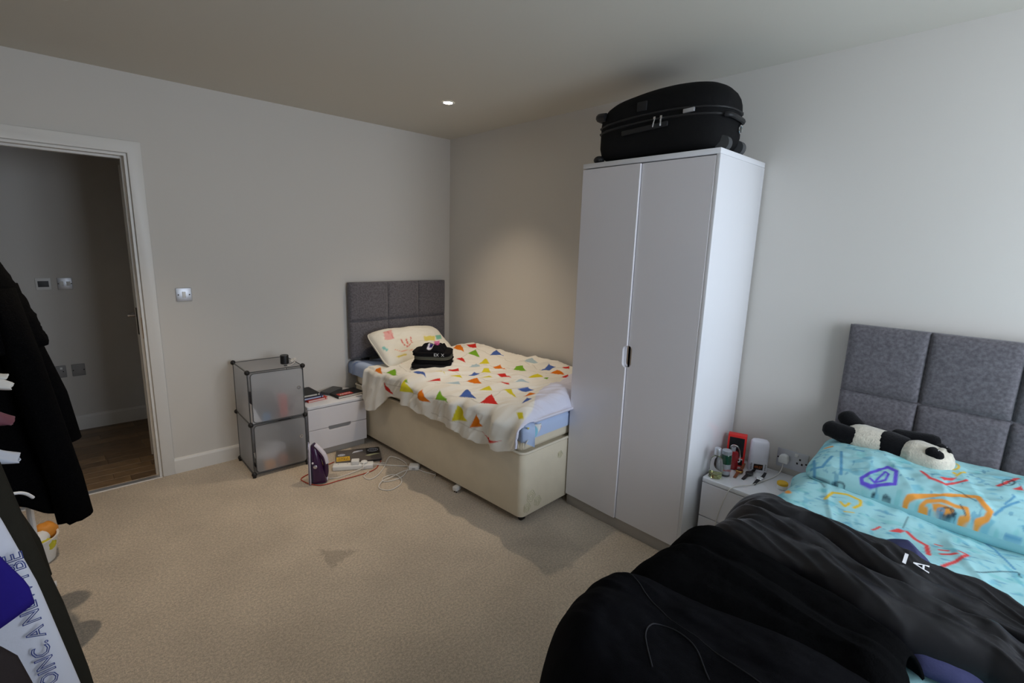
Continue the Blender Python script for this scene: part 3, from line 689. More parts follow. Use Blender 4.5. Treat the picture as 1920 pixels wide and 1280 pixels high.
# ================================================================= WARDROBE
WY0, WY1, WX, WH = -1.939, -2.697, -.5155, 2.0
ww = thing('wardrobe', 'tall two-door wardrobe in white and pale grey gloss', 'wardrobe', (WX, WY0, 0), R(-90))   # local x along -Y world, local -y out (toward -X)
w = WY0 - WY1; d = -WX - .018
bm = nb(); box(bm, (0, .022, 0), (.018, d, WH - .0255), .001); obj('side_panel', bm, M['white_lac'], ww)
bm = nb(); box(bm, (w - .018, .0, 0), (w, d, WH - .0255), .001); obj('side_panel', bm, M['white_lac'], ww)
bm = nb(); box(bm, (0, -.002, WH - .025), (w, d, WH), .003); obj('top_panel', bm, M['white_lac'], ww)
bm = nb(); box(bm, (.019, .03, .005), (w - .019, d - .005, .06), 0); obj('bottom_panel', bm, M['white_lac'], ww, smooth=False)
bm = nb(); box(bm, (.004, .012, 0), (w - .0185, .029, .066), .001); obj('plinth', bm, M['plinth'], ww)
bm = nb(); box(bm, (.019, d - .012, .07), (w - .019, d - .002, WH - .03)); obj('back_panel', bm, M['white_lac'], ww, smooth=False)
mid = .3665; zc_, hh_ = 1.0, .058
def wdoor(x0, x1, side):
    z0, z1 = .070, WH - .030
    xe = x1 if side > 0 else x0
    notch = [(xe, zc_ - hh_)] + [(xe - side * .022 * math.sin(math.pi / 2 * min(1, k / 3)) , zc_ - hh_ + .020 * (1 - math.cos(math.pi / 2 * k / 3))) for k in range(1, 4)] + [(xe - side * .022 * math.sin(math.pi / 2 * min(1, (3 - k) / 3)), zc_ + hh_ - .020 * (1 - math.cos(math.pi / 2 * (3 - k) / 3))) for k in range(0, 3)] + [(xe, zc_ + hh_)]
    if side > 0: poly = [(x0, z0), (x1, z0)] + notch + [(x1, z1), (x0, z1)]
    else: poly = [(x1, z0), (x1, z1), (x0, z1)] + notch[::-1] + [(x0, z0)]
    bm = nb(); prism(bm, poly, 0.0, .0195, XZ, .0012, 1)
    xa = xe - side * .024; b2 = nb(); box(b2, (min(xa, xe), .0195, zc_ - hh_ - .004), (max(xa, xe), .0215, zc_ + hh_ + .004))
    if side > 0:       # left door stands a touch ajar, so its white edge catches the daylight
        Mx = Matrix.Translation((x0, .0195, 0)) @ Matrix.Rotation(R(-1.7), 4, 'Z') @ Matrix.Translation((-x0, -.0195, 0))
        for q in (bm, b2): bmesh.ops.transform(q, matrix=Mx, verts=q.verts)
    do = obj('door', bm, M['door_lac'], ww)
    obj('finger_pull', b2, M['chrome'], do, smooth=False)
    return do
wdoor(.001, mid + .0005, 1); wdoor(mid + .0035, w - .0190, -1)

# ================================================================= SUITCASE on the wardrobe
sc = thing('suitcase', 'large black soft suitcase lying on top of the wardrobe', 'suitcase', (-.345, -2.335, WH + .001), 0)
LY, DX_ = .68, .315      # along y, depth along x ; local x<0 front
def case_ring(z, n=72):
    """footprint ring at normalised height z 0..1"""
    out = []
    # inset and roundness vary with height; the left (head) end is lower and tapers
    for k in range(n):
        a = 2 * math.pi * k / n; c, s = math.cos(a), math.sin(a)
        p = 6.0 if s > 0 else 3.2
        q = (abs(c) ** p + abs(s) ** p) ** (-1 / p)
        out.append((q * c, q * s))
    return out
def case_z(yn, f):
    """height of level f (0..1) at lengthwise position yn (+1 = left end toward the corner, -1 = right)"""
    top = .292 + .043 * (1 - ((yn + .12) / 1.12) ** 2)
    return .010 + (top - .010) * f
rings = []
for f, ins in ((0.0, .10), (.03, .045), (.10, .015), (.22, .0), (.45, .0), (.60, .0), (.70, .006), (.78, .02), (.86, .05), (.93, .10), (.975, .17), (.995, .24), (1.0, .30)):
    r = []
    for cx, cy in case_ring(f):
        bulge = 1.0 - (.05 * (1 - abs(cy)) if f < .5 else 0)
        x = cx * (DX_ / 2 - ins * .45) ; y = cy * (LY / 2 - ins * .5)
        r.append(Vector((x, y, case_z(cy * (1 - ins), f))))
    rings.append(r)
bm = nb(); loft(bm, rings, True, True); obj('shell', bm, M['case'], sc, angle=180)
def case_band(f, out, r):
    pts = []
    for cx, cy in case_ring(f)[::2]:
        pts.append((cx * (DX_ / 2 + out), cy * (LY / 2 + out), case_z(cy, f)))
    bm = nb(); tube(bm, pts, r, 6, closed=True); return bm
obj('zip_band', case_band(.48, .001, .007), M['case2'], sc); obj('edge_band', case_band(.575, .001, .006), M['case2'], sc)
for yy, tl in ((-.020, .3), (-.055, 0)):
    zz = case_z(yy / (LY / 2), .48)
    bm = nb(); box(bm, (-DX_ / 2 - .014, yy - .006, zz - .004), (-DX_ / 2 - .004, yy + .006, zz + .010), .002)
    tube(bm, [(-DX_ / 2 - .011, yy, zz - .003), (-DX_ / 2 - .013, yy + .008 * tl, zz - .018), (-DX_ / 2 - .011, yy + .025 * tl, zz - .036)], .0042, 6, sm=3)
    obj('zip_pull', bm, M['chrome'], sc)
zz = case_z(-.2, .37); bm = nb(); box(bm, (-DX_ / 2 - .012, -.09, zz - .012), (-DX_ / 2 - .002, .165, zz + .012), .005)
for v in bm.verts: v.co.z += -.05 * (v.co.y - .04)
obj('side_handle', bm, M['case2'], sc)
bm = nb(); box(bm, (-DX_ / 2 - .002, -.215, case_z(-.5, .50)), (-DX_ / 2 + .008, -.16, case_z(-.5, .50) + .018), .002)
for v in bm.verts: v.co.z += -.03 * (v.co.y + .2); v.co.x -= .004
obj('badge', bm, M['steel'], sc)
zz = case_z(0, .62); bm = nb(); box(bm, (-DX_ / 2 - .003, .035, zz + .004), (-DX_ / 2 + .006, .09, zz + .048), .003); obj('patch', bm, M['case2'], sc)
# end handle with ring, wheels, feet
bm = nb(); tube(bm, [(-.10, -LY / 2 + .01, .150), (-.08, -LY / 2 - .012, .148), (.03, -LY / 2 - .014, .142), (.06, -LY / 2 + .004, .140)], .011, 8, sm=4); obj('end_handle', bm, M['case2'], sc)
bm = nb(); tube(bm, [((.035) + .014 * math.cos(a), -LY / 2 - .006, .108 + .018 * math.sin(a)) for a in np.linspace(0, 2 * math.pi, 18)[:-1]], .003, 6, closed=True); obj('ring', bm, M['chrome'], sc)
for xx in (-.07, .08):
    bm = nb(); cyl(bm, (xx - .018, -LY / 2 + .018, .034), (xx + .018, -LY / 2 + .018, .034), .033, n=22); obj('wheel', bm, M['gplastic'], sc)
    bm = nb(); sphere(bm, (xx * 1.7, LY / 2 - .008, .021), .021, 12, (1.2, 1.5, 1.0)); obj('foot', bm, M['case2'], sc)
bm = nb(); tube(bm, [(-.142, LY / 2 - .055, .225), (-.140, LY / 2 - .015, .228), (-.10, LY / 2 - .006, .230), (.10, LY / 2 - .006, .230), (.140, LY / 2 - .015, .228), (.142, LY / 2 - .055, .225)], .022, 10, sm=4); obj('corner_guard', bm, M['case2'], sc)

# ================================================================= WIRE CUBES
def frosted():
    m = bpy.data.materials.new('frosted_plastic'); m.use_nodes = True; nt = m.node_tree; N = nt.nodes; L = nt.links
    N.remove(N['Principled BSDF']); out = N['Material Output']
    rf = N.new('ShaderNodeBsdfRefraction'); rf.inputs['IOR'].default_value = 1.12; rf.inputs['Roughness'].default_value = .20; rf.inputs['Color'].default_value = (.93, .94, .96, 1)
    df = N.new('ShaderNodeBsdfDiffuse'); df.inputs['Color'].default_value = (*rgb(240, 241, 243), 1)
    tl = N.new('ShaderNodeBsdfTranslucent'); tl.inputs['Color'].default_value = (*rgb(244, 245, 247), 1)
    gl = N.new('ShaderNodeBsdfGlossy'); gl.inputs['Roughness'].default_value = .3
    a = N.new('ShaderNodeMixShader'); a.inputs[0].default_value = .6; L.new(df.outputs[0], a.inputs[1]); L.new(tl.outputs[0], a.inputs[2])
    b = N.new('ShaderNodeMixShader'); b.inputs[0].default_value = .33
    tr = N.new('ShaderNodeBsdfTransparent'); tr.inputs['Color'].default_value = (.95, .96, .97, 1)
    e = N.new('ShaderNodeMixShader'); e.inputs[0].default_value = .66; L.new(rf.outputs[0], e.inputs[1]); L.new(tr.outputs[0], e.inputs[2])
    L.new(e.outputs[0], b.inputs[1]); L.new(a.outputs[0], b.inputs[2])
    c = N.new('ShaderNodeMixShader'); c.inputs[0].default_value = .05; L.new(b.outputs[0], c.inputs[1]); L.new(gl.outputs[0], c.inputs[2])
    L.new(c.outputs[0], out.inputs['Surface']); return m
M['frost'] = frosted()
Q = .3432; QX, QY = -1.8526, -.3986
cu = thing('wire_cube_cabinet', 'two stacked frosted plastic storage cubes with black wire frame', 'storage cube', (QX, QY, 0), R(-.9))
zl = [.022, Q + .022, 2 * Q + .028]
for z in zl:
    for x in (0, Q):
        for y in (0, Q):
            bm = nb(); sphere(bm, (x, y, z), .0165, 14); cyl(bm, (x, y, z - .022), (x, y, z - .012), .012, n=12) if z < .1 else None
            obj('connector', bm, M['bplastic'], cu)
ws = []
for z in zl:
    for a, b in (((0, 0), (Q, 0)), ((Q, 0), (Q, Q)), ((Q, Q), (0, Q)), ((0, Q), (0, 0))): ws.append(((*a, z), (*b, z)))
for k in range(2):
    for x in (0, Q):
        for y in (0, Q): ws.append(((x, y, zl[k]), (x, y, zl[k + 1])))
for a, b in ws:
    bm = nb(); cyl(bm, a, b, .0032, n=8); obj('wire', bm, M['gplastic'], cu)
i_ = .010
for k in range(2):
    za, zb = zl[k] + .010, zl[k + 1] - .010
    for pos in (0, Q):
        bm = nb(); box(bm, (pos - .0012, i_, za), (pos + .0012, Q - i_, zb)); obj('side_panel', bm, M['frost'], cu, smooth=False)
    bm = nb(); box(bm, (i_, Q - .0012, za), (Q - i_, Q + .0012, zb)); obj('back_panel', bm, M['frost'], cu, smooth=False)
    bm = nb(); prism(bm, rrect(i_ + .006, Q - .004, za, zb, .022, 5), -.0075, -.0050, XZ); do = obj('door', bm, M['frost'], cu, smooth=False)
    bm = nb(); tube(bm, [(a, -.0062, b) for a, b in rrect(i_ + .006, Q - .004, za, zb, .022, 5)], .0028, 6, closed=True); obj('door_wire', bm, M['gplastic'], do)
    bm = nb(); lathe(bm, [(.0115, 0), (.0115, .004), (.008, .004), (.008, 0.001)], 20, cap0=False, cap1=False)
    bmesh.ops.transform(bm, matrix=Matrix.Translation((Q - .035, -.0078, zb - .135 + (0 if k else -.0))) @ Matrix.Rotation(R(90), 4, 'X'), verts=bm.verts); obj('pull_ring', bm, M['chrome'], do)
for z in zl:
    bm = nb(); box(bm, (i_, i_, z - .0012), (Q - i_, Q - i_, z + .0012)); obj('shelf', bm, M['frost'], cu, smooth=False)
def inq(x, y, z): return (QX + x, QY + y, z)
M['redpl'] = mat('red_carton', rgb(206, 48, 36), rough=.5); M['bluepl'] = mat('sky_blue_plastic', rgb(46, 140, 200), rough=.4)
M['darkitem'] = mat('dark_carton', rgb(48, 44, 52), rough=.6); M['paper'] = mat('white_paper', rgb(236, 236, 238), rough=.8); M['orangepk'] = mat('orange_packet', rgb(224, 146, 52), rough=.5)
M['brownpk'] = mat('brown_packet', rgb(170, 92, 52), rough=.6)
zs_ = zl[1] + .002
def carton(name, label, lo, hi, m, rz=0, tilt=0, cat='box'):
    bm = nb(); box(bm, (lo[0] - (lo[0] + hi[0]) / 2, lo[1] - (lo[1] + hi[1]) / 2, 0), (hi[0] - (lo[0] + hi[0]) / 2, hi[1] - (lo[1] + hi[1]) / 2, hi[2] - lo[2]), .004)
    o = obj(name, bm, m); o.location = inq((lo[0] + hi[0]) / 2, (lo[1] + hi[1]) / 2, lo[2]); o.rotation_euler = (0, tilt, rz)
    return tag(o, label, cat)
carton('red_box', 'red carton standing inside the upper frosted cube', (.19, .018, zs_), (.24, .08, zs_ + .155), M['redpl'])
carton('dark_box', 'dark carton behind the red one in the upper frosted cube', (.045, .06, zs_), (.175, .22, zs_ + .16), M['darkitem'])
bm = nb(); lathe(bm, [(.024, 0), (.028, .004), (.028, .045), (.022, .05)], 20); o = obj('blue_tub', bm, M['bluepl']); o.location = inq(.105, .032, zs_); tag(o, 'small blue tub near the front of the upper frosted cube', 'tub')
carton('grey_pouch', 'low grey case lying right in the upper frosted cube', (.17, .13, zs_), (.31, .22, zs_ + .04), M['gplastic'])
bm = nb(); prism(bm, [(.015, .0), (.075, .0), (.018, .13)], .012, .20, XZ, .001, 1); o = obj('paper_stack', bm, M['paper']); o.location = inq(0, 0, zs_); tag(o, 'slumped white papers leaning in the upper frosted cube', 'papers')
zs_ = zl[0] + .002
carton('dark_booklet', 'dark narrow booklet leaning in the lower frosted cube', (.045, .012, zs_ + .004), (.060, .10, zs_ + .075), M['bplastic'], 0, R(-38))
carton('orange_packet', 'orange and yellow food packet in the lower frosted cube', (.070, .012, zs_), (.140, .05, zs_ + .060), M['orangepk'], R(12), 0, 'packet')
def lump(name, label, c, r, m, sc, seed, cat='bag'):
    bm = nb(); t = bmesh.new(); bmesh.ops.create_icosphere(t, subdivisions=3, radius=1.0)
    for v in t.verts:
        k = 1 + .22 * float(fbm(v.co.x * 1.8 + seed, v.co.y * 1.8, v.co.z * 1.8, 3)); v.co = Vector((v.co.x * sc[0] * k, v.co.y * sc[1] * k, max(v.co.z * k, -.92) * sc[2] + sc[2] * .92)) * r
    merge(bm, t); o = obj(name, bm, m, angle=180); o.location = c; return tag(o, label, cat)
lump('plastic_bag', 'crumpled white plastic bag filling the lower frosted cube', inq(.150, .135, zs_), .088, M['paper'], (1.15, .9, .95), 2.0)
lump('brown_packet', 'round brown packet in the lower frosted cube', inq(.195, .034, zs_), .036, M['brownpk'], (1, .9, 1.3), 5.0, 'packet')
carton('dark_crate', 'dark box at the right inside the lower frosted cube', (.258, .02, zs_), (.328, .30, zs_ + .25), M['darkitem'])
# on top of the cubes
zt = zl[2] + .0015
t = thing('round_speaker', 'small dark grey cylindrical speaker on top of the wire cube', 'speaker', (-1.585, -.285, zt))
bm = nb(); lathe(bm, [(.024, 0), (.027, .003), (.027, .055), (.0265, .058)], 28, cap1=False); obj('body', bm, M['bplastic'], t)
bm = nb(); lathe(bm, [(.0265, .058), (.024, .061), (.021, .059), (.0005, .059)], 28, cap0=False, cap1=True); obj('grille', bm, M['gplastic'], t)
t = thing('cable_bundle', 'loose bundle of thin white cable on top of the wire cube', 'cable', (-1.535, -.30, zt))
random.seed(3); pts = []
for k in range(26):
    a = k * 1.05; pts.append((.028 * math.cos(a) * (.5 + random.random() * .6), .030 * math.sin(a * 1.1) * (.5 + random.random() * .6), .004 + .026 * random.random()))
bm = nb(); tube(bm, pts, .0022, 6, sm=4); obj('cord', bm, M['wcable'], t)
bm = nb(); tube(bm, [(-.06, -.055, .003), (-.04, -.06, .003), (-.01, -.03, .004), (.01, -.01, .008)], .0022, 6, sm=4); obj('cord', bm, M['wcable'], t)
bm = nb(); box(bm, (-.078, -.062, 0), (-.058, -.050, .008), .002); obj('connector', bm, M['gplastic'], t)

# ================================================================= NOTEBOOKS etc. on the low nightstand
def notebook(name, label, loc, rz, w, d, h, cover, page, band=None):
    t = thing(name, label, 'notebook', loc, rz)
    bm = nb(); box(bm, (-w / 2 + .003, -d / 2 + .003, .002), (w / 2 - .003, d / 2 - .003, h - .002)); obj('pages', bm, page, t, smooth=False)
    for z in (0, h - .002):
        bm = nb(); prism(bm, rrect(-w / 2, w / 2, -d / 2, d / 2, .006, 3), z, z + .002, XY); obj('cover', bm, cover, t, smooth=False)
    bm = nb(); box(bm, (-w / 2 - .001, -d / 2, 0), (-w / 2 + .002, d / 2, h), .001); obj('spine', bm, cover, t)
    if band:
        x = w / 2 - .018; bm = nb(); cells(bm, [-d / 2 - .0012, -d / 2 - .0002, d / 2 + .0002, d / 2 + .0012], [-.0001, .0001, h - .0001, h + .001], lambda i, j: i == 1 and j == 1, x - .003, x + .003, YZ); obj('elastic_band', bm, band, t, smooth=False)
    return t
zt = .3905
M['redcover'] = mat('red_cover', rgb(196, 56, 44), rough=.6); M['navycover'] = mat('navy_cover', rgb(32, 36, 72), rough=.6); M['blackcover'] = mat('black_cover', rgb(22, 21, 23), rough=.55)
M['cream'] = mat('cream_pages', rgb(226, 218, 204), rough=.9); M['bluepage'] = mat('pale_blue_pages', rgb(196, 204, 228), rough=.9); M['pinkpage'] = mat('pale_pink_pages', rgb(232, 208, 200), rough=.9)
notebook('red_notebook', 'red notebook with band at the bottom of the notebook stack', (-1.360, -.135, zt), R(6), .15, .21, .016, M['redcover'], M['pinkpage'], M['redcover'])
notebook('navy_notebook', 'navy notebook in the middle of the notebook stack', (-1.382, -.125, zt + .0172), R(3), .15, .21, .016, M['navycover'], M['bluepage'], M['navycover'])
notebook('black_notebook', 'black notebook on top of the notebook stack', (-1.398, -.118, zt + .0344), R(2), .14, .20, .017, M['blackcover'], M['cream'], M['blackcover'])
t = thing('hard_drive_case', 'small dark grey rounded case behind the red-labelled book', 'case', (-1.185, -.085, zt), R(32))
bm = nb(); prism(bm, rrect(-.085, .085, -.045, .045, .012, 4), 0, .022, XY, .004); obj('body', bm, M['gplastic'], t)
bm = nb(); box(bm, (-.083, -.0455, .010), (.083, .0455, .0115)); obj('seam', bm, M['bplastic'], t, smooth=False)
t = notebook('black_book', 'black hardback with a red label at the nightstand edge', (-1.118, -.205, zt), R(6), .215, .145, .018, M['blackcover'], M['cream'])
M['redlabel'] = mat('red_label', rgb(196, 62, 52), rough=.6)
bm = nb(); box(bm, (-.090, -.062, .0181), (.025, -.005, .0186)); obj('label_patch', bm, M['redlabel'], t, smooth=False)
lettering('AMEX', .036, M['whiteprint'], t, Matrix.Translation((-.03, -.035, .0188)), .0001)
bm = nb(); box(bm, (-.080, -.0575, .0186), (-.06, -.045, .0189)); obj('label_flash', bm, mat('green_flash', rgb(120, 130, 70), rough=.6), t, smooth=False)

# ================================================================= IRON, LAPTOP, POWER STRIP, CABLES
ir = thing('steam_iron', 'purple and white steam iron standing on its heel', 'iron', (-1.602, -.685, 0), R(-28))
M['purple'] = mat('dark_purple_plastic', rgb(58, 28, 66), rough=.25, coat=.3); M['ironsole'] = mat('steel_soleplate', rgb(196, 192, 204), rough=.25, metal=.8)
M['lilac'] = mat('white_lilac_plastic', rgb(228, 222, 232), rough=.3)
# local: z up = heel to tip, y = width, x = away from the soleplate (soleplate at x=0 facing -x)
def iw(z):    # half width of the soleplate
    t = z / .275; return .056 * (1 - max(0, (t - .12) / .88) ** 2.1) if t > .12 else .050 + .006 * t / .12
def idp(z):   # depth of the body
    t = z / .275; return .014 + .082 * (1 - t) ** .7
def iron_rings(x0f, x1f, wf, zs):
    rr = []
    for z in zs:
        r = []
        w_ = max(iw(z) * wf, .0015); a, b = x0f(z), x1f(z)
        for k in range(24):
            t = 2 * math.pi * k / 24; c, s = math.cos(t), math.sin(t); q = (abs(c) ** 3 + abs(s) ** 3) ** (-1 / 3)
            r.append(Vector(((a + b) / 2 + (b - a) / 2 * c * q, w_ * s * q, z)))
        rr.append(r)
    return rr
ZS = list(np.linspace(.006, .278, 22))
bm = nb(); loft(bm, iron_rings(lambda z: 0, lambda z: .007, 1.0, ZS)); obj('soleplate', bm, M['ironsole'], ir)
bm = nb(); loft(bm, iron_rings(lambda z: .0072, lambda z: .016, .98, ZS[:-1])); obj('skirt', bm, M['lilac'], ir)
bm = nb(); loft(bm, iron_rings(lambda z: .0162, lambda z: .016 + idp(z), .88, ZS[:-2])); obj('body', bm, M['purple'], ir)
bm = nb(); tube(bm, [(.030, 0, .262), (.062, 0, .215), (.092, 0, .165), (.104, 0, .110), (.102, 0, .05), (.085, 0, .016), (.05, 0, .010)], .016, 12, sm=5); obj('handle', bm, M['purple'], ir)
bm = nb(); tube(bm, [(.040, 0, .258), (.070, 0, .222), (.098, 0, .178), (.108, 0, .125)], .0160, 12, sm=5)
obj('handle_cap', bm, M['lilac'], ir)
bm = nb(); lathe(bm, [(.012, 0), (.012, .006), (.009, .008)], 18); bmesh.ops.transform(bm, matrix=Matrix.Translation((.045, -.046, .125)) @ Matrix.Rotation(R(90), 4, 'X'), verts=bm.verts); obj('dial', bm, M['ironsole'], ir)
bm = nb(); lathe(bm, [(.006, 0), (.006, .006), (.004, .007)], 14); bmesh.ops.transform(bm, matrix=Matrix.Translation((.030, -.043, .150)) @ Matrix.Rotation(R(90), 4, 'X'), verts=bm.verts); obj('button', bm, M['lilac'], ir)
bm = nb(); tube(bm, [(.102, 0, .045), (.108, -.005, .02), (.100, -.012, .006), (.080, -.018, .005)], .007, 10, sm=4); obj('cord_sleeve', bm, M['lilac'], ir)
# laptop
lp = thing('laptop', 'closed dark laptop covered in stickers on the carpet', 'laptop', (-1.185, -.525, .0), R(-23))
M['lap'] = mat('dark_grey_laptop', rgb(92, 85, 80), rough=.5); M['yellow'] = mat('yellow_sticker', rgb(230, 184, 50), rough=.6)
bm = nb(); prism(bm, rrect(-.155, .155, -.110, .105, .012, 4), .003, .014, XY, .002); obj('base', bm, M['bplastic'], lp)
bm = nb(); prism(bm, rrect(-.155, .155, -.110, .105, .012, 4), .0145, .022, XY, .002); ld = obj('lid', bm, M['lap'], lp)
bm = nb(); box(bm, (-.153, -.088, .0222), (-.062, -.015, .0226)); obj('yellow_sticker', bm, M['yellow'], ld, smooth=False)
M['ink'] = mat('black_ink', rgb(40, 30, 22), rough=.8)
lettering('THERE IS', .027, M['ink'], ld, Matrix.Translation((-.1075, -.040, .0228)), .0001, squash=.66)
lettering('MORE!', .040, M['ink'], ld, Matrix.Translation((-.1075, -.068, .0228)), .0001, squash=.66)
def oval(x, y, a, b, m, name, w=.0):
    bm = nb()
    if w: tube(bm, [(x + a * math.cos(t), y + b * math.sin(t), .0226) for t in np.linspace(0, 2 * math.pi, 25)[:-1]], w, 4, closed=True)
    else: prism(bm, [(x + a * math.cos(t), y + b * math.sin(t)) for t in np.linspace(0, 2 * math.pi, 21)[:-1]], .0222, .0226, XY)
    obj(name, bm, m, ld)
M['palesticker'] = mat('pale_sticker', rgb(200, 204, 216), rough=.6); M['blacksticker'] = mat('black_sticker', rgb(18, 18, 19), rough=.5)
oval(-.118, .018, .026, .018, M['palesticker'], 'oval_sticker'); lettering('Able', .022, M['navycover'], ld, Matrix.Translation((-.118, .018, .0229)), .0001)
bm = nb(); prism(bm, [(-.045, .03), (.0, .045), (.035, .055), (.03, .075), (.0, .07), (-.03, .06)], .0222, .0226, XY); obj('white_sticker', bm, M['palesticker'], ld)
bm = nb(); prism(bm, rrect(.055, .150, -.01, .098, .006, 3), .0222, .0225, XY); obj('black_sticker', bm, M['blacksticker'], ld)
oval(.105, .055, .036, .026, M['palesticker'], 'ring_sticker', .0016); lettering('solid', .024, M['palesticker'], ld, Matrix.Translation((.105, .055, .0228)), .0001)
bm = nb(); prism(bm, [(.045, -.035), (.075, -.045), (.125, -.028), (.150, -.02), (.12, -.012), (.08, -.015)], .0222, .0226, XY); obj('silver_sticker', bm, mat('silver_sticker', rgb(190, 192, 150), rough=.5), ld)
# power strip
ps = thing('power_strip', 'white extension lead socket strip lying in front of the laptop', 'power strip', (-1.295, -.672, 0), R(-30.5))
bm = nb(); box(bm, (-.135, -.031, 0), (.135, .031, .034), .008, 3); obj('body', bm, M['wplastic'], ps)
for k in range(4):
    bm = nb()
    x = -.10 + k * .062; box(bm, (x - .004, .006, .0335), (x + .004, .010, .0345))
    obj('socket_slot', bm, M['bplastic'], ps, smooth=False)
bm = nb(); box(bm, (-.012, -.024, .034), (.040, .026, .062), .004); o = obj('usb_charger', bm, M['wplastic']); o.location = ps.location; o.rotation_euler = ps.rotation_euler; tag(o, 'square white charger plugged into the socket strip', 'charger')
t = thing('plug', 'rounded white plug in the socket strip', 'plug', ps.location, ps.rotation_euler[2]); t.location.z = .0
bm = nb(); sphere(bm, (.073, .0, .043), .024, 16, (1.0, 1.0, .45)); box(bm, (.055, -.018, .0342), (.092, .018, .046), .005); obj('body', bm, M['wplastic'], t)
bm = nb(); tube(bm, [(.073, -.018, .042), (.070, -.04, .034), (.066, -.048, .012)], .0035, 8, sm=3); obj('cord_stub', bm, M['wcable'], t)
def cable(name, label, pts, m, r=.0032, zz=.0045):
    bm = nb(); tube(bm, [(p[0], p[1], p[2] if len(p) > 2 else zz) for p in pts], r, 7, sm=6)
    o = obj(name, bm, m, angle=180); return tag(o, label, 'cable')
cable('iron_cable', 'white cord running from the steam iron to the socket strip', [(-1.49, -.725, .006), (-1.44, -.745), (-1.37, -.745, .006), (-1.28, -.738, .012), (-1.20, -.745, .03), (-1.13, -.735, .012), (-1.09, -.74)], M['wcable'])
cable('red_cable', 'thin red cord winding around the laptop and the iron', [(-1.36, -.50), (-1.42, -.52), (-1.50, -.55), (-1.62, -.60), (-1.63, -.66), (-1.60, -.74), (-1.55, -.785), (-1.44, -.79), (-1.33, -.80), (-1.24, -.80), (-1.18, -.78), (-1.14, -.74), (-1.10, -.70), (-1.085, -.66)], M['rcable'], .0030)
cable('looped_cable', 'white cable lying in loose loops on the carpet', [(-1.245, -.80, .006), (-1.30, -.84), (-1.29, -.90), (-1.22, -.88), (-1.13, -.80), (-1.06, -.72, .012), (-1.02, -.70, .02), (-.985, -.76, .012), (-.98, -.85), (-1.02, -.93), (-1.10, -1.0), (-1.18, -1.01), (-1.235, -.985), (-1.21, -.94), (-1.14, -.95, .011), (-1.125, -1.02), (-1.17, -1.09), (-1.26, -1.115), (-1.30, -1.05), (-1.25, -.99, .011), (-1.17, -.975, .012), (-1.06, -.95, .012), (-1.0, -.955)], M['wcable'], .0034)
cable('strip_lead', 'thick white lead from the socket strip to the plug by the bed', [(-1.175, -.735, .014), (-1.12, -.755), (-1.04, -.84), (-.99, -.90, .008), (-.985, -.935, .010)], M['wcable'], .0042)
cable('adapter_lead', 'white lead from the adapter along the bed edge', [(-.975, -.96, .012), (-.955, -1.02), (-.935, -1.08), (-.915, -1.12)], M['wcable'], .0034)
t = thing('power_adapter', 'white power adapter lying under the bed edge', 'adapter', (-.975, -.945, 0), R(-42))
bm = nb(); box(bm, (-.036, -.030, 0), (.036, .030, .032), .008, 3); obj('body', bm, M['wplastic'], t)
bm = nb(); box(bm, (-.008, -.033, .010), (.012, -.0295, .020), .001); obj('plug_pin', bm, M['steel'], t)
t = thing('mains_plug', 'small white plug on the carpet under the bed side', 'plug', (-.940, -1.395, 0), R(15))
bm = nb(); box(bm, (-.024, -.018, .012), (.024, .018, .040), .005, 2); obj('body', bm, M['wplastic'], t)
for dx, dy in ((-.012, -.008), (-.012, .008), (.010, 0)):
    bm = nb(); box(bm, (dx - .003, dy - .002, 0), (dx + .003, dy + .002, .0125)); obj('pin', bm, M['darkmetal'], t, smooth=False)
cable('thin_lead', 'thin white lead ending in a small connector beside the bed', [(-.915, -1.06, .006), (-.905, -1.10), (-.925, -1.135), (-.95, -1.15)], M['wcable'], .003)

# ================================================================= THINGS ON THE BEDSIDE CABINET
zt = .4405
M['glass'] = mat('clear_glass', (.96, .98, .97), rough=.02, trans=1.0, ior=1.25); M['perfume'] = mat('pale_green_perfume', rgb(206, 214, 150), rough=.05, trans=.9, ior=1.33)
pf = thing('perfume_bottle', 'clear glass perfume bottle with silver cap, nearly empty', 'perfume', (-.350, -2.766, zt))
bm = nb(); lathe(bm, [(.027, 0), (.031, .003), (.031, .080), (.027, .100), (.013, .114), (.012, .120)], 28, cap1=False); obj('bottle', bm, M['glass'], pf)
bm = nb(); lathe(bm, [(.026, .006), (.0275, .008), (.0275, .024), (.001, .024)], 28); obj('liquid', bm, M['perfume'], pf)
bm = nb(); lathe(bm, [(.015, .120), (.016, .122), (.016, .152), (.015, .155)], 24); obj('cap', bm, M['steel'], pf)
pf = thing('green_cologne', 'silver cologne bottle with a dark green shoulder', 'perfume', (-.291, -2.788, zt))
M['dgreen'] = mat('dark_green_glass', rgb(24, 66, 48), rough=.12, coat=.4); M['silverlab'] = mat('silver_label', rgb(178, 182, 190), rough=.3, metal=.6)
bm = nb(); lathe(bm, [(.022, 0), (.0245, .002), (.0245, .012)], 28, cap1=False); obj('base_ring', bm, M['gplastic'], pf)
bm = nb(); lathe(bm, [(.0245, .012), (.025, .014), (.025, .066)], 28, cap1=False, cap0=False); obj('label_band', bm, M['silverlab'], pf)
bm = nb(); lathe(bm, [(.025, .066), (.025, .108), (.022, .114)], 28, cap1=False, cap0=False); obj('shoulder', bm, M['dgreen'], pf)
bm = nb(); lathe(bm, [(.022, .114), (.024, .116), (.024, .134), (.020, .137)], 28, cap0=False); obj('cap', bm, M['silverlab'], pf)
lettering('HUGO', .013, M['redlabel'], pf, Matrix.Rotation(R(-47), 4, 'Z') @ Matrix.Translation((0, -.0253, .036)) @ Matrix.Rotation(R(90), 4, 'X'), .0004)
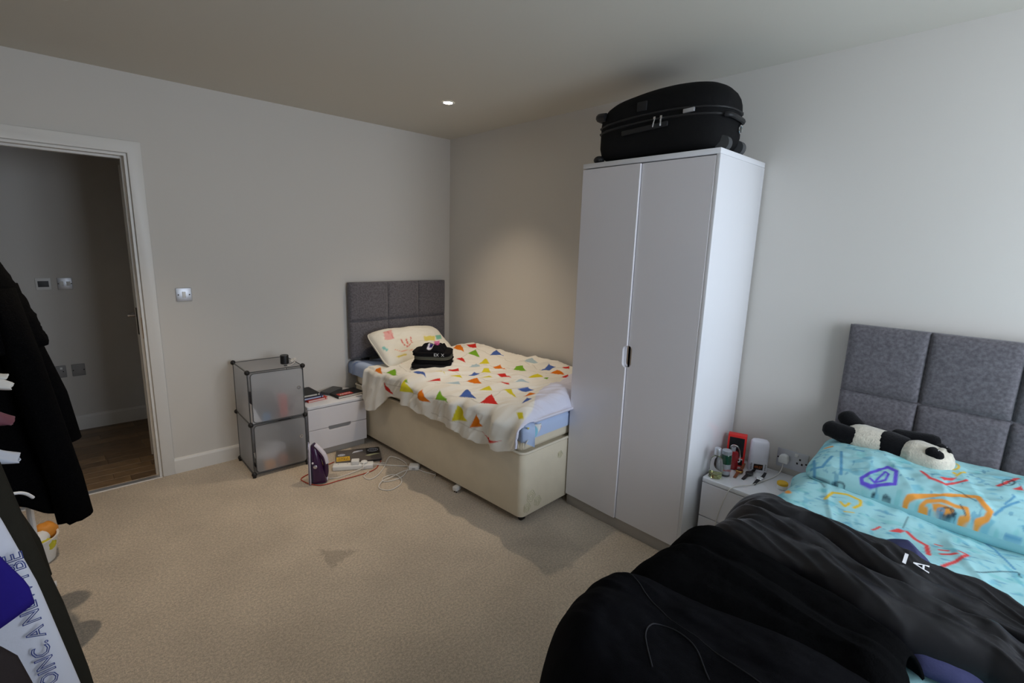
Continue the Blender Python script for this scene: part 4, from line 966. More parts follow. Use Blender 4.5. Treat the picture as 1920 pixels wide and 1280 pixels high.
pf = thing('red_flask', 'red bottle with a silver carabiner cap behind the cologne', 'bottle', (-.185, -2.778, zt))
M['redgl'] = mat('dark_red_lacquer', rgb(150, 28, 34), rough=.2, coat=.4)
bm = nb(); prism(bm, rrect(-.028, .028, .0, .100, .016, 5), -.013, .013, lambda a, b, d: Vector((a * .36 + d * .93, -a * .93 + d * .36, b)), .004); obj('bottle', bm, M['redgl'], pf)
bm = nb(); cyl(bm, (0, 0, .100), (0, 0, .122), .011, n=18); obj('cap', bm, M['steel'], pf)
bm = nb(); tube(bm, [(.36 * k - .0155, -.93 * k - .006, z) for k, z in ((-.010, .112), (-.013, .128), (0, .137), (.020, .128), (.033, .095), (.034, .055), (.026, .05))], .0032, 8, sm=5); obj('carabiner', bm, M['chrome'], pf)
# red box with black window
rb = thing('red_gift_box', 'red upright box with a black window against the wall', 'box', (-.118, -2.766, zt), R(-72))
M['redbox'] = mat('bright_red_card', rgb(222, 44, 40), rough=.5); M['blackwin'] = mat('black_window', rgb(24, 24, 26), rough=.3)
bm = nb(); box(bm, (-.045, -.022, 0), (.045, .022, .172), .003); obj('carton', bm, M['redbox'], rb)
bm = nb(); box(bm, (-.036, -.0232, .054), (.036, -.0215, .158), .001); obj('window', bm, M['blackwin'], rb)
bm = nb(); box(bm, (-.006, -.0232, .008), (.036, -.0215, .040), .001); obj('dark_panel', bm, M['blackwin'], rb)
bm = nb(); box(bm, (-.006, -.0236, .040), (.036, -.0216, .0455)); obj('white_strip', bm, M['paper'], rb, smooth=False)
# wake-up light clock
ck = thing('alarm_clock', 'white wake-up light clock with a dark orange display', 'clock', (-.095, -2.872, zt), R(-62))
M['lampwhite'] = mat('matt_white_diffuser', rgb(226, 224, 234), rough=.5)
bm = nb(); rings = []
for z, s in ((0, .94), (.004, 1.0), (.055, 1.0), (.058, .99), (.06, 1.0), (.140, .97), (.158, .92), (.166, .78), (.168, .4)):
    rings.append([Vector((a * s, b * s, z)) for a, b in [(.046 * math.copysign(abs(math.cos(t)) ** .6, math.cos(t)), .030 * math.copysign(abs(math.sin(t)) ** .8, math.sin(t))) for t in np.linspace(0, 2 * math.pi, 41)[:-1]]])
loft(bm, rings); obj('body', bm, M['lampwhite'], ck, angle=50)
bm = nb(); box(bm, (-.022, -.0325, .014), (.022, -.0275, .044), .002); dsp = obj('display', bm, mat('amber_display', rgb(38, 16, 8), rough=.15, emit=rgb(150, 50, 10), est=.0), ck)
M['amber'] = mat('amber_digits', rgb(160, 84, 30), rough=.4, emit=rgb(200, 100, 30), est=.06)
lettering('09:27', .016, M['amber'], ck, Matrix.Translation((0, -.0327, .029)) @ Matrix.Rotation(R(90), 4, 'X'), .0002, 'digits')
for sx in (-.033, .033):
    for k in range(4):
        bm = nb(); box(bm, (sx - .0035, -.031, .014 + k * .009), (sx + .0035, -.0265, .019 + k * .009), .001); obj('button', bm, M['greyplate'], ck)
# three wrist watches
def watch(label, a, b, strap, face, rim, droop):
    (ax, ay), (bx, by) = a, b; L = math.hypot(bx - ax, by - ay)
    t = thing('wrist_watch', label, 'watch', ((ax + bx) / 2, (ay + by) / 2, zt), math.atan2(by - ay, bx - ax), 'watches on the bedside cabinet')
    def strap_part(x0, x1, curl):
        rows = []
        for k in range(13):
            f = k / 12; x = x0 + (x1 - x0) * f; z = .0085 * (1 - f) + .0015 + curl * max(0, f - .35) ** 2
            hw = .0085 - .002 * f
            rows.append([Vector((x, -hw, z)), Vector((x, hw, z)), Vector((x, hw, z + .0022)), Vector((x, -hw, z + .0022))])
        bm = nb(); loft(bm, rows); obj('strap', bm, strap, t)
    strap_part(-.014, -L / 2, 0.0); strap_part(.014, L / 2, droop)
    bm = nb(); lathe(bm, [(.016, .004), (.0185, .006), (.0185, .013), (.0165, .0150)], 26, cap1=False); obj('case', bm, rim, t)
    bm = nb(); lathe(bm, [(.0165, .0150), (.0005, .0150)], 26, cap0=False, cap1=True); obj('dial', bm, face, t)
M['tan'] = mat('tan_leather', rgb(134, 74, 44), rough=.5); M['gold'] = mat('gold_metal', rgb(212, 166, 96), rough=.2, metal=1.0); M['browndial'] = mat('brown_dial', rgb(58, 34, 26), rough=.2)
M['bleather'] = mat('black_leather', rgb(26, 24, 26), rough=.5); M['whitedial'] = mat('white_dial', rgb(224, 226, 228), rough=.2)
watch('gold watch with tan leather strap on the bedside cabinet', (-.285, -2.836), (-.120, -2.816), M['tan'], M['browndial'], M['gold'], .05)
watch('all black watch in the middle of the three watches', (-.270, -2.870), (-.110, -2.872), M['bleather'], M['blackcover'], M['gplastic'], .05)
watch('silver watch with white dial and black strap', (-.285, -2.930), (-.140, -2.930), M['bleather'], M['whitedial'], M['chrome'], .04)
# small pot
pt = thing('cosmetic_pot', 'small white pot with a yellow lid at the bed edge', 'jar', (-.215, -3.035, zt))
bm = nb(); lathe(bm, [(.021, 0), (.023, .002), (.023, .020)], 26); obj('jar', bm, M['wplastic'], pt)
bm = nb(); lathe(bm, [(.024, .0205), (.0245, .022), (.0245, .031), (.022, .034)], 26); obj('lid', bm, M['yellow'], pt)
# double socket, plug, cable
so = plate('double_socket', 'brushed steel double wall socket beside the double bed', 'socket', (0, -3.005, .515), R(-90), .146, .10, 'steel')
for dx in (-.036, .036):
    for a, b in ((0, .018), (-.011, -.004), (.011, -.004)):
        bm = nb(); box(bm, (dx + a - .004, -.0098, b - .008), (dx + a + .004, -.0088, b + .002)); obj('socket_slot', bm, M['bplastic'], so, smooth=False)
bm = nb(); box(bm, (.010, -.0125, .026), (.026, -.0088, .042), .001); obj('rocker', bm, M['wplastic'], so)
screws(so, (-.066, .066))
t = thing('wall_plug', 'white three-pin plug in the wall socket with its cable', 'plug', (0, -2.972, .515), R(-90))
bm = nb(); prism(bm, [(-.022, -.02), (.022, -.02), (.025, .0), (.018, .022), (0, .028), (-.018, .022), (-.025, .0)], -.040, -.0102, XZ, .006, 3); obj('body', bm, M['wplastic'], t)
cable('charger_cable', 'thin white cable drooping from the wall plug over the cabinet front', [(-.030, -2.972, .492), (-.050, -2.974, .465), (-.10, -2.968, .4445), (-.20, -2.950, .4445), (-.30, -2.925, .4445), (-.37, -2.888, .4450), (-.405, -2.87, .437), (-.412, -2.855, .40), (-.410, -2.83, .30), (-.408, -2.815, .20), (-.408, -2.815, .12), (-.41, -2.83, .03), (-.43, -2.85, .005)], M['wcable'], .0022)

# ================================================================= DOUBLE BED
DB = thing('double_bed', 'double divan bed under the turquoise bedding', 'bed', (-1.08, -3.84, 0), 0)
bx0, bx1, by0, by1 = -2.05, -.10, -4.55, -3.205
bm = nb(); prism(bm, rrect(bx0 + 1.08, bx1 + 1.08, by0 + 3.84, by1 + 3.84, .03, 4), .05, .36, XY, .005); obj('divan_base', bm, M['damask'], DB)
bm = nb(); prism(bm, rrect(bx0 + 1.08, bx1 + 1.08, by0 + 3.84, by1 + 3.84, .05, 5), .3605, .575, XY, .03, 3); obj('mattress', bm, M['damask'], DB)
for x in (bx0 + 1.15, bx1 + 1.0):
    for y in (by0 + 3.92, by1 + 3.76):
        bm = nb(); cyl(bm, (x, y, .03), (x, y, .052), .012, n=10); cyl(bm, (x - .011, y, .022), (x + .011, y, .022), .022, n=16); obj('castor', bm, M['bplastic'], DB)
TURQ = rgb(160, 209, 214)
MARKS = [
    ('line',[(-0.609,-3.297),(-0.548,-3.304),(-0.532,-3.349),(-0.543,-3.395),(-0.568,-3.401),(-0.599,-3.388)],rgb(226, 190, 60),0.011), 
    ('line',[(-0.594,-3.343),(-0.614,-3.362),(-0.583,-3.369)],rgb(226, 190, 60),0.01), ('line',[(-0.65,-3.369),(-0.634,-3.395)],rgb(226, 190, 60),0.006), 
    ('line',[(-0.491,-3.2),(-0.486,-3.239),(-0.527,-3.271)],rgb(42, 62, 74),0.003), 
    ('line',[(-0.634,-3.551),(-0.67,-3.577),(-0.691,-3.61),(-0.767,-3.623)],rgb(220, 84, 84),0.013), 
    ('line',[(-0.818,-3.662),(-0.767,-3.681),(-0.686,-3.707),(-0.675,-3.688)],rgb(220, 84, 84),0.011), ('line',[(-0.66,-3.629),(-0.66,-3.642)],rgb(220, 84, 84),0.009), 
    ('line',[(-0.701,-3.642),(-0.691,-3.662)],rgb(220, 84, 84),0.009), ('line',[(-0.731,-3.649),(-0.701,-3.681)],rgb(220, 84, 84),0.011), 
    ('poly',[(-0.675,-3.506),(-0.634,-3.525),(-0.634,-3.545),(-0.66,-3.538)],rgb(220, 84, 84)), ('line',[(-0.706,-3.467),(-0.665,-3.48)],rgb(220, 84, 84),0.008), 
    ('line',[(-0.461,-3.727),(-0.507,-3.766),(-0.655,-3.811)],rgb(96, 156, 190),0.008), ('line',[(-0.446,-3.746),(-0.451,-3.818)],rgb(96, 156, 190),0.006), 
    ('line',[(-0.788,-3.733),(-0.716,-3.785),(-0.67,-3.818),(-0.711,-3.824)],rgb(42, 62, 74),0.004), ('line',[(-0.619,-3.538),(-0.522,-3.538)],rgb(42, 62, 74),0.003), 
    ('line',[(-0.614,-3.167),(-0.65,-3.187)],rgb(236, 160, 76),0.018), 
    ('line',[(-1.263,-3.688),(-1.263,-3.714),(-1.263,-3.733),(-1.273,-3.746),(-1.293,-3.733)],rgb(220, 84, 84),0.012), 
    ('line',[(-1.298,-3.701),(-1.288,-3.72)],rgb(220, 84, 84),0.011), ('line',[(-1.186,-3.811),(-1.222,-3.824)],rgb(96, 156, 190),0.008), ]   #MARKS#
def cloth_tint(X, Y, base, seed):
    col = np.ones(X.shape + (3,)) * np.array(base)
    # brushed, watery streaks printed on the cotton
    st = fbm(X * 22 + Y * 9 + seed, Y * 40 - X * 15, seed, 2); st2 = fbm(X * 34 + seed, Y * 20, seed + 4, 2)
    a = (sstep(.40, .85, st) * .65)[..., None]; col = col * (1 - a) + np.array(rgb(112, 180, 200)) * a
    st3 = fbm(X * 60 + Y * 22, Y * 30 - X * 30, seed + 9, 2)
    a = (sstep(.62, .9, st3) * .55)[..., None]; col = col * (1 - a) + np.array(rgb(84, 146, 178)) * a
    a = (sstep(.55, .9, st2) * .4)[..., None]; col = col * (1 - a) + np.array(rgb(110, 190, 190)) * a
    return col
def duvet2():
    nx = 440; nyt = 360; xs = np.linspace(-.42, -2.10, nx); ytop0 = -4.52; ysh = -3.215; rad = .06
    drop = .22; arc = rad * math.pi / 2; W_ = ysh - ytop0; tot = W_ + arc + drop
    s = np.linspace(0, tot, nyt)
    ph = np.clip((s - W_) / rad, 0, math.pi / 2); over = np.clip(s - W_ - arc, 0, None)
    yy = np.where(s < W_, ytop0 + s, ysh + rad * np.sin(ph) + .05 * over); zz = np.where(s < W_, 0, -rad * (1 - np.cos(ph)) - over)
    X, Sx = np.meshgrid(xs, s, indexing='ij'); Y = np.broadcast_to(yy, X.shape).copy(); Z0 = np.broadcast_to(zz, X.shape)
    top = 1 - sstep(W_ - .02, W_ + arc, Sx)
    z = .625 + .022 * fbm(X * 2.4, Y * 2.4, 5.0, 2) + .012 * np.maximum(ridge((X * .8 + Y) * 5.0, (X - Y) * 1.2, 3.0) - .3, 0) + .008 * np.maximum(ridge((Y - X * .4) * 11, X * 3, 6.0) - .4, 0) + .002 * fbm(X * 22, Y * 22, 1, 2)
    z = z + .012 * sstep(-.62, -.45, X)
    Y = Y + (1 - top) * (.014 * np.sin(X * 24 + 2 * fbm(X * 4, 1.0)) + .012)
    P = np.stack([X, Y, z + Z0], -1)
    col = cloth_tint(X, Sx, TURQ, 1.0); col = paint(X, Sx + ytop0, col, MARKS, .004)
    return P, col
P2, C2 = duvet2()
d2 = npmesh('turquoise_duvet', P2, M['print'], thick=.012, col=C2, off=1.0)
tag(d2, 'turquoise duvet with scribbled motifs on the double bed', 'duvet')
PMARKS = [
    ('line',[(-0.417,-0.109),(-0.39,-0.186)],rgb(96, 156, 190),0.01), ('line',[(-0.362,-0.074),(-0.375,-0.145),(-0.408,-0.16)],rgb(96, 156, 190),0.011), 
    ('line',[(-0.341,-0.032),(-0.305,-0.165)],rgb(96, 156, 190),0.01), 
    ('ring',[(-0.239,-0.16),(-0.179,-0.064),(-0.148,-0.081),(-0.138,-0.149),(-0.204,-0.179),(-0.233,-0.175)],rgb(104, 88, 206),0.013), 
    ('line',[(-0.213,-0.154),(-0.196,-0.163),(-0.185,-0.126),(-0.178,-0.098),(-0.166,-0.108),(-0.168,-0.143),(-0.196,-0.163)],rgb(104, 88, 206),0.008), 
    ('line',[(-0.08,-0.042),(-0.052,-0.073),(-0.004,-0.085),(0.044,-0.015)],rgb(220, 84, 84),0.01), 
    ('poly',[(-0.027,-0.055),(0.018,-0.007),(0.008,-0.045),(-0.012,-0.064)],rgb(220, 84, 84)), 
    ('ring',[(0.013,0.081),(0.013,0.071),(0.011,0.055),(0.007,0.045),(0.002,0.04),(-0.004,0.039),(-0.01,0.041),(-0.014,0.047),(-0.016,0.059),(-0.016,0.07),(-0.014,0.081),(-0.01,0.093),(-0.005,0.1),(0.001,0.102),(0.007,0.1),(0.011,0.092)],rgb(226, 190, 60),0.008), 
    ('line',[(0.015,-0.002),(0.034,0.053)],rgb(226, 190, 60),0.008), ('line',[(0.006,0.014),(0.009,0.011)],rgb(226, 190, 60),0.01), 
    ('line',[(-0.094,-0.189),(-0.09,-0.181),(-0.068,-0.17),(-0.021,-0.145),(0.039,-0.114),(0.081,-0.102),(0.101,-0.134),(0.12,-0.15),(0.115,-0.174),(0.096,-0.186)],rgb(236, 160, 76),0.016), 
    ('line',[(-0.036,-0.191),(-0.052,-0.189),(-0.04,-0.174),(-0.003,-0.162),(0.033,-0.166),(0.063,-0.164),(0.072,-0.184),(0.054,-0.189)],rgb(236, 160, 76),0.011), 
    ('poly',[(-0.025,-0.177),(-0.008,-0.172),(0.013,-0.173),(0.035,-0.176),(0.035,-0.185),(0.017,-0.189),(-0.004,-0.19),(-0.018,-0.187)],rgb(236, 160, 76)), 
    ('ring',[(0.037,-0.181),(0.037,-0.185),(0.034,-0.187),(0.028,-0.189),(0.022,-0.189),(0.015,-0.19),(0.008,-0.189),(0.003,-0.189),(0.001,-0.188),(0.001,-0.185),(0.004,-0.182),(0.009,-0.179),(0.016,-0.177),(0.023,-0.176),(0.03,-0.176),(0.034,-0.178)],rgb(42, 62, 74),0.003), 
    ('line',[(0.003,-0.09),(0.04,-0.097),(0.081,-0.126)],rgb(42, 62, 74),0.003), ('line',[(0.025,-0.179),(0.04,-0.188)],rgb(42, 62, 74),0.003), 
    ('line',[(0.022,-0.188),(0.041,-0.183)],rgb(42, 62, 74),0.003), ('line',[(0.045,-0.156),(0.064,-0.18)],rgb(42, 62, 74),0.003), 
    ('ring',[(0.01,-0.184),(0.01,-0.185),(0.008,-0.187),(0.006,-0.187),(0.003,-0.188),(-0.001,-0.188),(-0.004,-0.188),(-0.006,-0.187),(-0.007,-0.187),(-0.007,-0.185),(-0.006,-0.184),(-0.003,-0.183),(-0,-0.182),(0.003,-0.181),(0.006,-0.182),(0.009,-0.183)],rgb(96, 156, 190),0.004), 
    ('ring',[(-0.305,-0.194),(-0.305,-0.195),(-0.325,-0.195),(-0.323,-0.195),(-0.32,-0.194),(-0.316,-0.193),(-0.312,-0.193),(-0.309,-0.193),(-0.306,-0.193)],rgb(42, 62, 74),0.003), 
    ('line',[(-0.334,-0.196),(-0.331,-0.195),(-0.327,-0.193),(-0.321,-0.192),(-0.315,-0.19),(-0.308,-0.189),(-0.301,-0.188),(-0.294,-0.188),(-0.289,-0.189),(-0.285,-0.191),(-0.283,-0.192),(-0.283,-0.193),(-0.284,-0.194)],rgb(42, 62, 74),0.003), 
    ('line',[(-0.445,-0.194),(-0.4,-0.185),(-0.365,-0.19),(-0.335,-0.194)],rgb(42, 62, 74),0.006), ('line',[(-0.187,-0.19),(-0.194,-0.192)],rgb(42, 62, 74),0.004), 
    ('line',[(-0.161,-0.191),(-0.155,-0.187),(-0.139,-0.191),(-0.161,-0.19)],rgb(42, 62, 74),0.003), 
    ('line',[(0.125,0.002),(0.147,0.049),(0.171,0.099)],rgb(220, 84, 84),0.012), ('poly',[(0.159,-0),(0.18,0.037),(0.187,0.007)],rgb(220, 84, 84)), 
    ('ring',[(0.161,0.048),(0.161,0.039),(0.158,0.033),(0.154,0.024),(0.148,0.017),(0.143,0.016),(0.138,0.018),(0.134,0.028),(0.133,0.036),(0.133,0.044),(0.136,0.054),(0.14,0.069),(0.146,0.074),(0.151,0.075),(0.156,0.072),(0.16,0.062)],rgb(42, 62, 74),0.003), 
    ('ring',[(0.164,0.052),(0.164,0.042),(0.162,0.039),(0.16,0.036),(0.157,0.035),(0.154,0.035),(0.152,0.036),(0.15,0.039),(0.149,0.043),(0.149,0.048),(0.151,0.056),(0.153,0.065),(0.156,0.068),(0.159,0.068),(0.161,0.064),(0.163,0.059)],rgb(42, 62, 74),0.003), 
    ('line',[(0.165,-0.19),(0.201,-0.19)],rgb(96, 156, 190),0.004), ('line',[(-0.406,-0.001),(-0.384,0.006)],rgb(236, 160, 76),0.01), 
    ('line',[(0.18,-0.062),(0.146,-0.123),(0.131,-0.156)],rgb(96, 156, 190),0.008), ('line',[(0.15,-0.1),(0.168,-0.042)],rgb(96, 156, 190),0.006), 
    ('line',[(-0.306,-0.003),(-0.269,-0.008)],rgb(96, 156, 190),0.006), ]   #PMARKS#
def pillow2():
    L, Wd, T = .90, .40, .17
    X, Y, tp, bt, U, V = pillow_surface(L, Wd, T, 260, 150, 6.0)
    tp = tp + .006 * np.maximum(ridge(X * 9 + Y * 4, Y * 5, 2.0) - .3, 0) * (1 - np.abs(U) ** 4) * (1 - np.abs(V) ** 4)
    t = thing('turquoise_pillow', 'turquoise scribble-print pillow under the toy panda', 'pillow', (-.315, -3.615, .690)); t.rotation_euler = (R(0), R(-12), R(-90))
    t.rotation_euler = (R(10), 0, R(-90))
    col = cloth_tint(X, Y, TURQ, 7.0); col = paint(X, Y, col, PMARKS, .004)
    npmesh('front', np.stack([X, Y, tp], -1), M['print'], t, col=col)
    npmesh('back', np.stack([X, Y, bt], -1)[::-1], M['print'], t, col=np.ones_like(col) * np.array(TURQ))
    return t
pillow2()

# ---- toy panda lying on the pillow
M['pwhite'] = mat('cream_plush', rgb(214, 208, 192), rough=1, spec=.05, var=.12, vscale=60, bump=.7, bscale=180, sheen=.4)
M['pblack'] = mat('black_plush', rgb(20, 20, 22), rough=1, spec=.05, var=.2, vscale=60, bump=.7, bscale=180, sheen=.1)
pa = thing('toy_panda', 'black and white plush panda lying on the turquoise pillow', 'soft toy', (-.215, -3.40, .785), R(-90))
# local: x toward the head (world -y), y toward the wall (world +x), z up
def plush(name, pts, radii, m, flat=1.0, parent=pa):
    bm = nb(); tube(bm, pts, radii, 18, sm=0)
    if flat != 1.0:
        zc = sum(p[2] for p in pts) / len(pts)
        for v in bm.verts: v.co.z = zc + (v.co.z - zc) * flat
    for v in bm.verts:
        k = float(fbm(v.co.x * 60, v.co.y * 60, v.co.z * 60, 2)) * .0022; v.co += Vector((k, k, k))
    return obj(name, bm, m, parent, angle=180)
def capsule(p0, p1, r0, r1, n=12):
    p0, p1 = Vector(p0), Vector(p1); d = (p1 - p0); L = d.length; d.normalize(); P, Rr = [], []
    for k in range(n + 1):
        a = -math.pi / 2 + math.pi / 2 * k / n; P.append(p0 + d * (r0 * math.sin(a))); Rr.append(max(r0 * math.cos(a), .0008))
    for k in range(1, n + 1):
        a = math.pi / 2 * k / n; P.append(p1 + d * (r1 * math.sin(a))); Rr.append(max(r1 * math.cos(a), .0008))
    return P, Rr
body = plush('belly', *capsule((-.085, .0, .0), (.005, -.012, .0), .074, .070), M['pwhite'], .82)
plush('chest', *capsule((.012, -.014, .002), (.045, -.020, .002), .071, .064), M['pblack'], .86)
plush('head', *capsule((.105, -.040, .004), (.160, -.055, .004), .064, .060), M['pwhite'], .88)
plush('muzzle', *capsule((.175, -.058, .034), (.190, -.060, .030), .026, .020), M['pwhite'])
plush('leg', *capsule((-.120, -.030, .006), (-.195, -.030, .018), .042, .036), M['pblack'])
plush('leg', *capsule((-.105, .040, .012), (-.165, .075, .050), .040, .036), M['pblack'])
plush('arm', *capsule((.030, .040, .030), (.130, .062, .040), .036, .032), M['pblack'])
plush('arm', *capsule((.020, -.060, -.020), (.050, -.070, -.030), .028, .024), M['pblack'])
for p0, p1 in (((.150, -.088, .042), (.168, -.092, .036)), ((.168, -.020, .042), (.184, -.020, .036))):
    e = plush('eye_patch', *capsule(p0, p1, .021, .018), M['pblack'])
    bm = nb(); sphere(bm, ((p0[0] + p1[0]) / 2 + .006, (p0[1] + p1[1]) / 2, .055), .004, 10); obj('eye', bm, M['chrome'], e)
bm = nb(); sphere(bm, (.194, -.058, .054), .009, 12, (.8, 1.2, .8)); obj('nose', bm, M['pblack'], pa)
plush('ear', *capsule((.095, .012, .035), (.105, .016, .04), .014, .012), M['pblack'])

# ================================================================= HEAP OF BLACK CLOTHES ON THE DOUBLE BED
def heap(name, label, m, F, Nn, base, thick, seed, rolls, wr, ys=(-3.10, -4.2), lobes=(.06,), cat='jacket', nu=170, nv=110, lean=0.0, endround=0.0):
    """cloth lying across the bed: F / Nn = far / near edge as [(y, x)], running from the open bed side to the far side.
    rolls = long rounded folds (centre, half width, height, skew); lobes = how far each end bulges over the open bed side"""
    F = np.array(F, float); Nn = np.array(Nn, float)
    T, A = np.meshgrid(np.linspace(0, 1, nv), np.linspace(0, 1, nu), indexing='xy')
    lobe = np.zeros_like(T)
    k = len(lobes)
    for i, l in enumerate(lobes):
        c = (i + .5) / k; lobe = np.maximum(lobe, l * np.sqrt(np.clip(1 - ((T - c) * k * 1.81) ** 2, 0, 1)))
    y0 = ys[0] - .055 + lobe - lean * T ** 2.5
    Y = y0 + (ys[1] + (.03 * np.sin(T * 5) if endround else 0) - y0) * A
    fx = np.interp(-Y, -F[:, 0], F[:, 1]); nx = np.interp(-Y, -Nn[:, 0], Nn[:, 1])
    X = fx + (nx - fx) * T + .012 * fbm(Y * 6 + seed, T * 2, seed, 2) * (1 - np.abs(2 * T - 1) ** 2)
    prof = np.clip(1 - np.abs(2 * T - 1) ** 6, 0, 1) ** .5
    h = np.zeros_like(T)
    for c, w, hh, sk in rolls:
        cc = c + sk * (ys[0] - Y) + .05 * fbm(Y * 3 + seed, c * 9, seed, 2)
        h = np.maximum(h, hh * (.82 + .25 * fbm(Y * 4 + seed, c * 5, 2.0, 2)) * np.sqrt(np.clip(1 - ((T - cc) / w) ** 2, 0, 1)))
    for amp, fx_, fy_, sh_, cut in wr:
        h = h + amp * np.maximum(ridge((T + sh_ * (Y - ys[0])) * fx_ + seed, (Y + .2 * fbm(T * 2, Y * 3, seed)) * fy_, seed + sh_) - cut, 0)
    h = h + .004 * fbm(X * 14, Y * 10, seed, 2) + .0016 * fbm(X * 44, Y * 28, seed + 2, 2)
    z = base + (thick + h) * prof
    # the open side slumps over the mattress edge in rounded ends
    q = np.clip((.16 - (y0 - Y)) / .16, 0, 1)
    z = z - (1 - np.sqrt(np.clip(1 - q ** 2.2, 0, 1))) * (z - .50)
    if endround:
        q = np.clip((Y - ys[1]) / endround, 0, 1); z = base - .012 + (z - base + .012) * np.sqrt(np.clip(1 - (1 - q) ** 2, 0, 1))
    o = npmesh(name, np.stack([X, Y, z], -1), m, None, thick=.008, off=1.0)
    return tag(o, label, cat)
M['lavnavy'] = mat('faded_navy_cotton', rgb(70, 72, 108), rough=.9, spec=.1, var=.25, vscale=9, bump=.2, bscale=200)
heap('lavender_shirt', 'lavender and navy shirt peeking out under the black nylon jacket', M['lavnavy'], [(-3.34, -.95), (-3.43, -.84), (-3.51, -.75), (-3.57, -.755), (-3.62, -.84), (-3.68, -.94), (-3.80, -1.0)], [(-3.36, -1.28), (-3.60, -1.35), (-3.68, -1.385), (-3.74, -1.375), (-3.80, -1.35)], .652, .014, 8.0, [(.12, .14, .022, 0), (.5, .4, .012, 0), (.9, .12, .026, 0)], [(.012, 3, 4, .5, .1)], nu=60, nv=80, ys=(-3.40, -3.80), cat='shirt', lobes=(0,), endround=.05)
NYL = heap('nylon_jacket', 'shiny black nylon jacket with a white letter logo on the heap', M['nylon'],
     [(-3.05, -.93), (-3.16, -.91), (-3.20, -.90), (-3.30, -.89), (-3.39, -.895), (-3.50, -.925), (-3.61, -.950), (-3.75, -.955), (-3.85, -1.02), (-4.2, -1.15)],
     [(-3.05, -1.26), (-3.20, -1.29), (-3.41, -1.30), (-3.55, -1.36), (-3.64, -1.37), (-3.78, -1.34), (-4.2, -1.45)], .655, .026, 3.0,
     [(.15, .17, .046, 0.0), (.38, .13, .068, .12), (.60, .12, .056, .16), (.84, .17, .058, .05)], [(.026, 4, 1.6, -.4, .25), (.018, 3, 5, .6, .2), (.007, 13, 5.0, .8, .2)], ys=(-3.095, -4.2), lobes=(.085, .066, .062))
heap('fleece_coat', 'matt black coat lying in the middle of the black heap', M['fleece'],
     [(-3.0, -1.24), (-3.15, -1.24), (-3.3, -1.27), (-3.5, -1.33), (-3.65, -1.38), (-3.8, -1.40)],
     [(-3.0, -1.68), (-3.16, -1.71), (-3.28, -1.68), (-3.46, -1.66), (-3.65, -1.64), (-3.8, -1.6)], .660, .034, 5.0,
     [(.24, .28, .060, .05), (.66, .32, .070, .0)], [(.016, 3, 2.0, .4, .2), (.008, 6, 3.0, -.4, .2)], ys=(-3.035, -3.69), lobes=(.05, .055), cat='coat', endround=.10, nu=120)
JEANS = heap('denim_jeans', 'black jeans with a curved pocket at the front of the heap', M['denim'],
     [(-2.98, -1.66), (-3.12, -1.65), (-3.2, -1.62), (-3.4, -1.58), (-3.6, -1.56), (-3.9, -1.56)],
     [(-2.98, -1.96), (-3.12, -2.01), (-3.2, -2.05), (-3.4, -2.12), (-3.9, -2.12)], .660, .045, 9.0,
     [(.24, .30, .070, .02), (.64, .42, .075, .0)], [(.014, 3, 2.2, -.3, .2), (.006, 8, 3.0, .3, .25)], ys=(-3.015, -3.82), lobes=(.06,), cat='trousers', lean=.06, endround=.12, nu=130)
def conform(o, target, lift=.001):
    """drape a small flat mesh onto a cloth, straight down"""
    bpy.context.view_layer.update()
    for v in o.data.vertices:
        ok, loc, nrm, idx = target.ray_cast(Vector((v.co.x, v.co.y, 2.0)), Vector((0, 0, -1)))
        if ok: v.co.z = loc.z + lift + v.co.z
def stitch(pts, name, r=.0016, target=JEANS, m=None):
    bm = nb(); tube(bm, [(x, y, 0) for x, y in pts], r, 5, sm=8); o = obj(name, bm, m or M['charcoalstitch'], target); conform(o, target, .0005); return o
M['charcoalstitch'] = mat('grey_stitching', rgb(29, 29, 33), rough=.9)
stitch([(-1.93, -3.335), (-1.865, -3.28), (-1.815, -3.275), (-1.80, -3.31), (-1.82, -3.37), (-1.87, -3.42)], 'pocket_edge', .0016)
stitch([(-1.70, -3.10), (-1.72, -3.16), (-1.76, -3.25), (-1.79, -3.36), (-1.82, -3.5)], 'seam', .0014)
o = lettering('A', .050, M['whiteprint'], NYL, Matrix.Translation((-1.052, -3.630, 0)) @ Matrix.Rotation(R(8), 4, 'Z'), .0002, 'logo', squash=.8); conform(o, NYL, .006)
bm = nb(); box(bm, (-1.066, -3.597, 0), (-1.036, -3.589, .0004)); o = obj('logo_bar', bm, M['whiteprint'], NYL); conform(o, NYL, .005)

# ================================================================= CLOTHES RAIL AT THE LEFT
rail = thing('clothes_rail', 'white tubular clothes rail standing by the left wall', 'clothes rail', (-3.02, -1.75, 0))
M['whitemetal'] = mat('white_powder_coat', rgb(224, 224, 226), rough=.4)
for yy in (.80, -.80):
    bm = nb(); tube(bm, [(-.16, yy, .012), (-.16, yy, 1.50), (0, yy, 1.64), (.155, yy, 1.50), (.155, yy, .012)], .012, 10); obj('end_frame', bm, M['whitemetal'], rail)
    bm = nb(); cyl(bm, (-.2, yy, .014), (.2, yy, .014), .013, n=12); obj('foot_bar', bm, M['whitemetal'], rail)
bm = nb(); cyl(bm, (0, -.86, 1.64), (0, .86, 1.64), .013, n=14); obj('top_bar', bm, M['whitemetal'], rail)
bm = nb(); cyl(bm, (-.155, -.8, .10), (-.155, .8, .10), .009, n=12); obj('brace', bm, M['whitemetal'], rail)

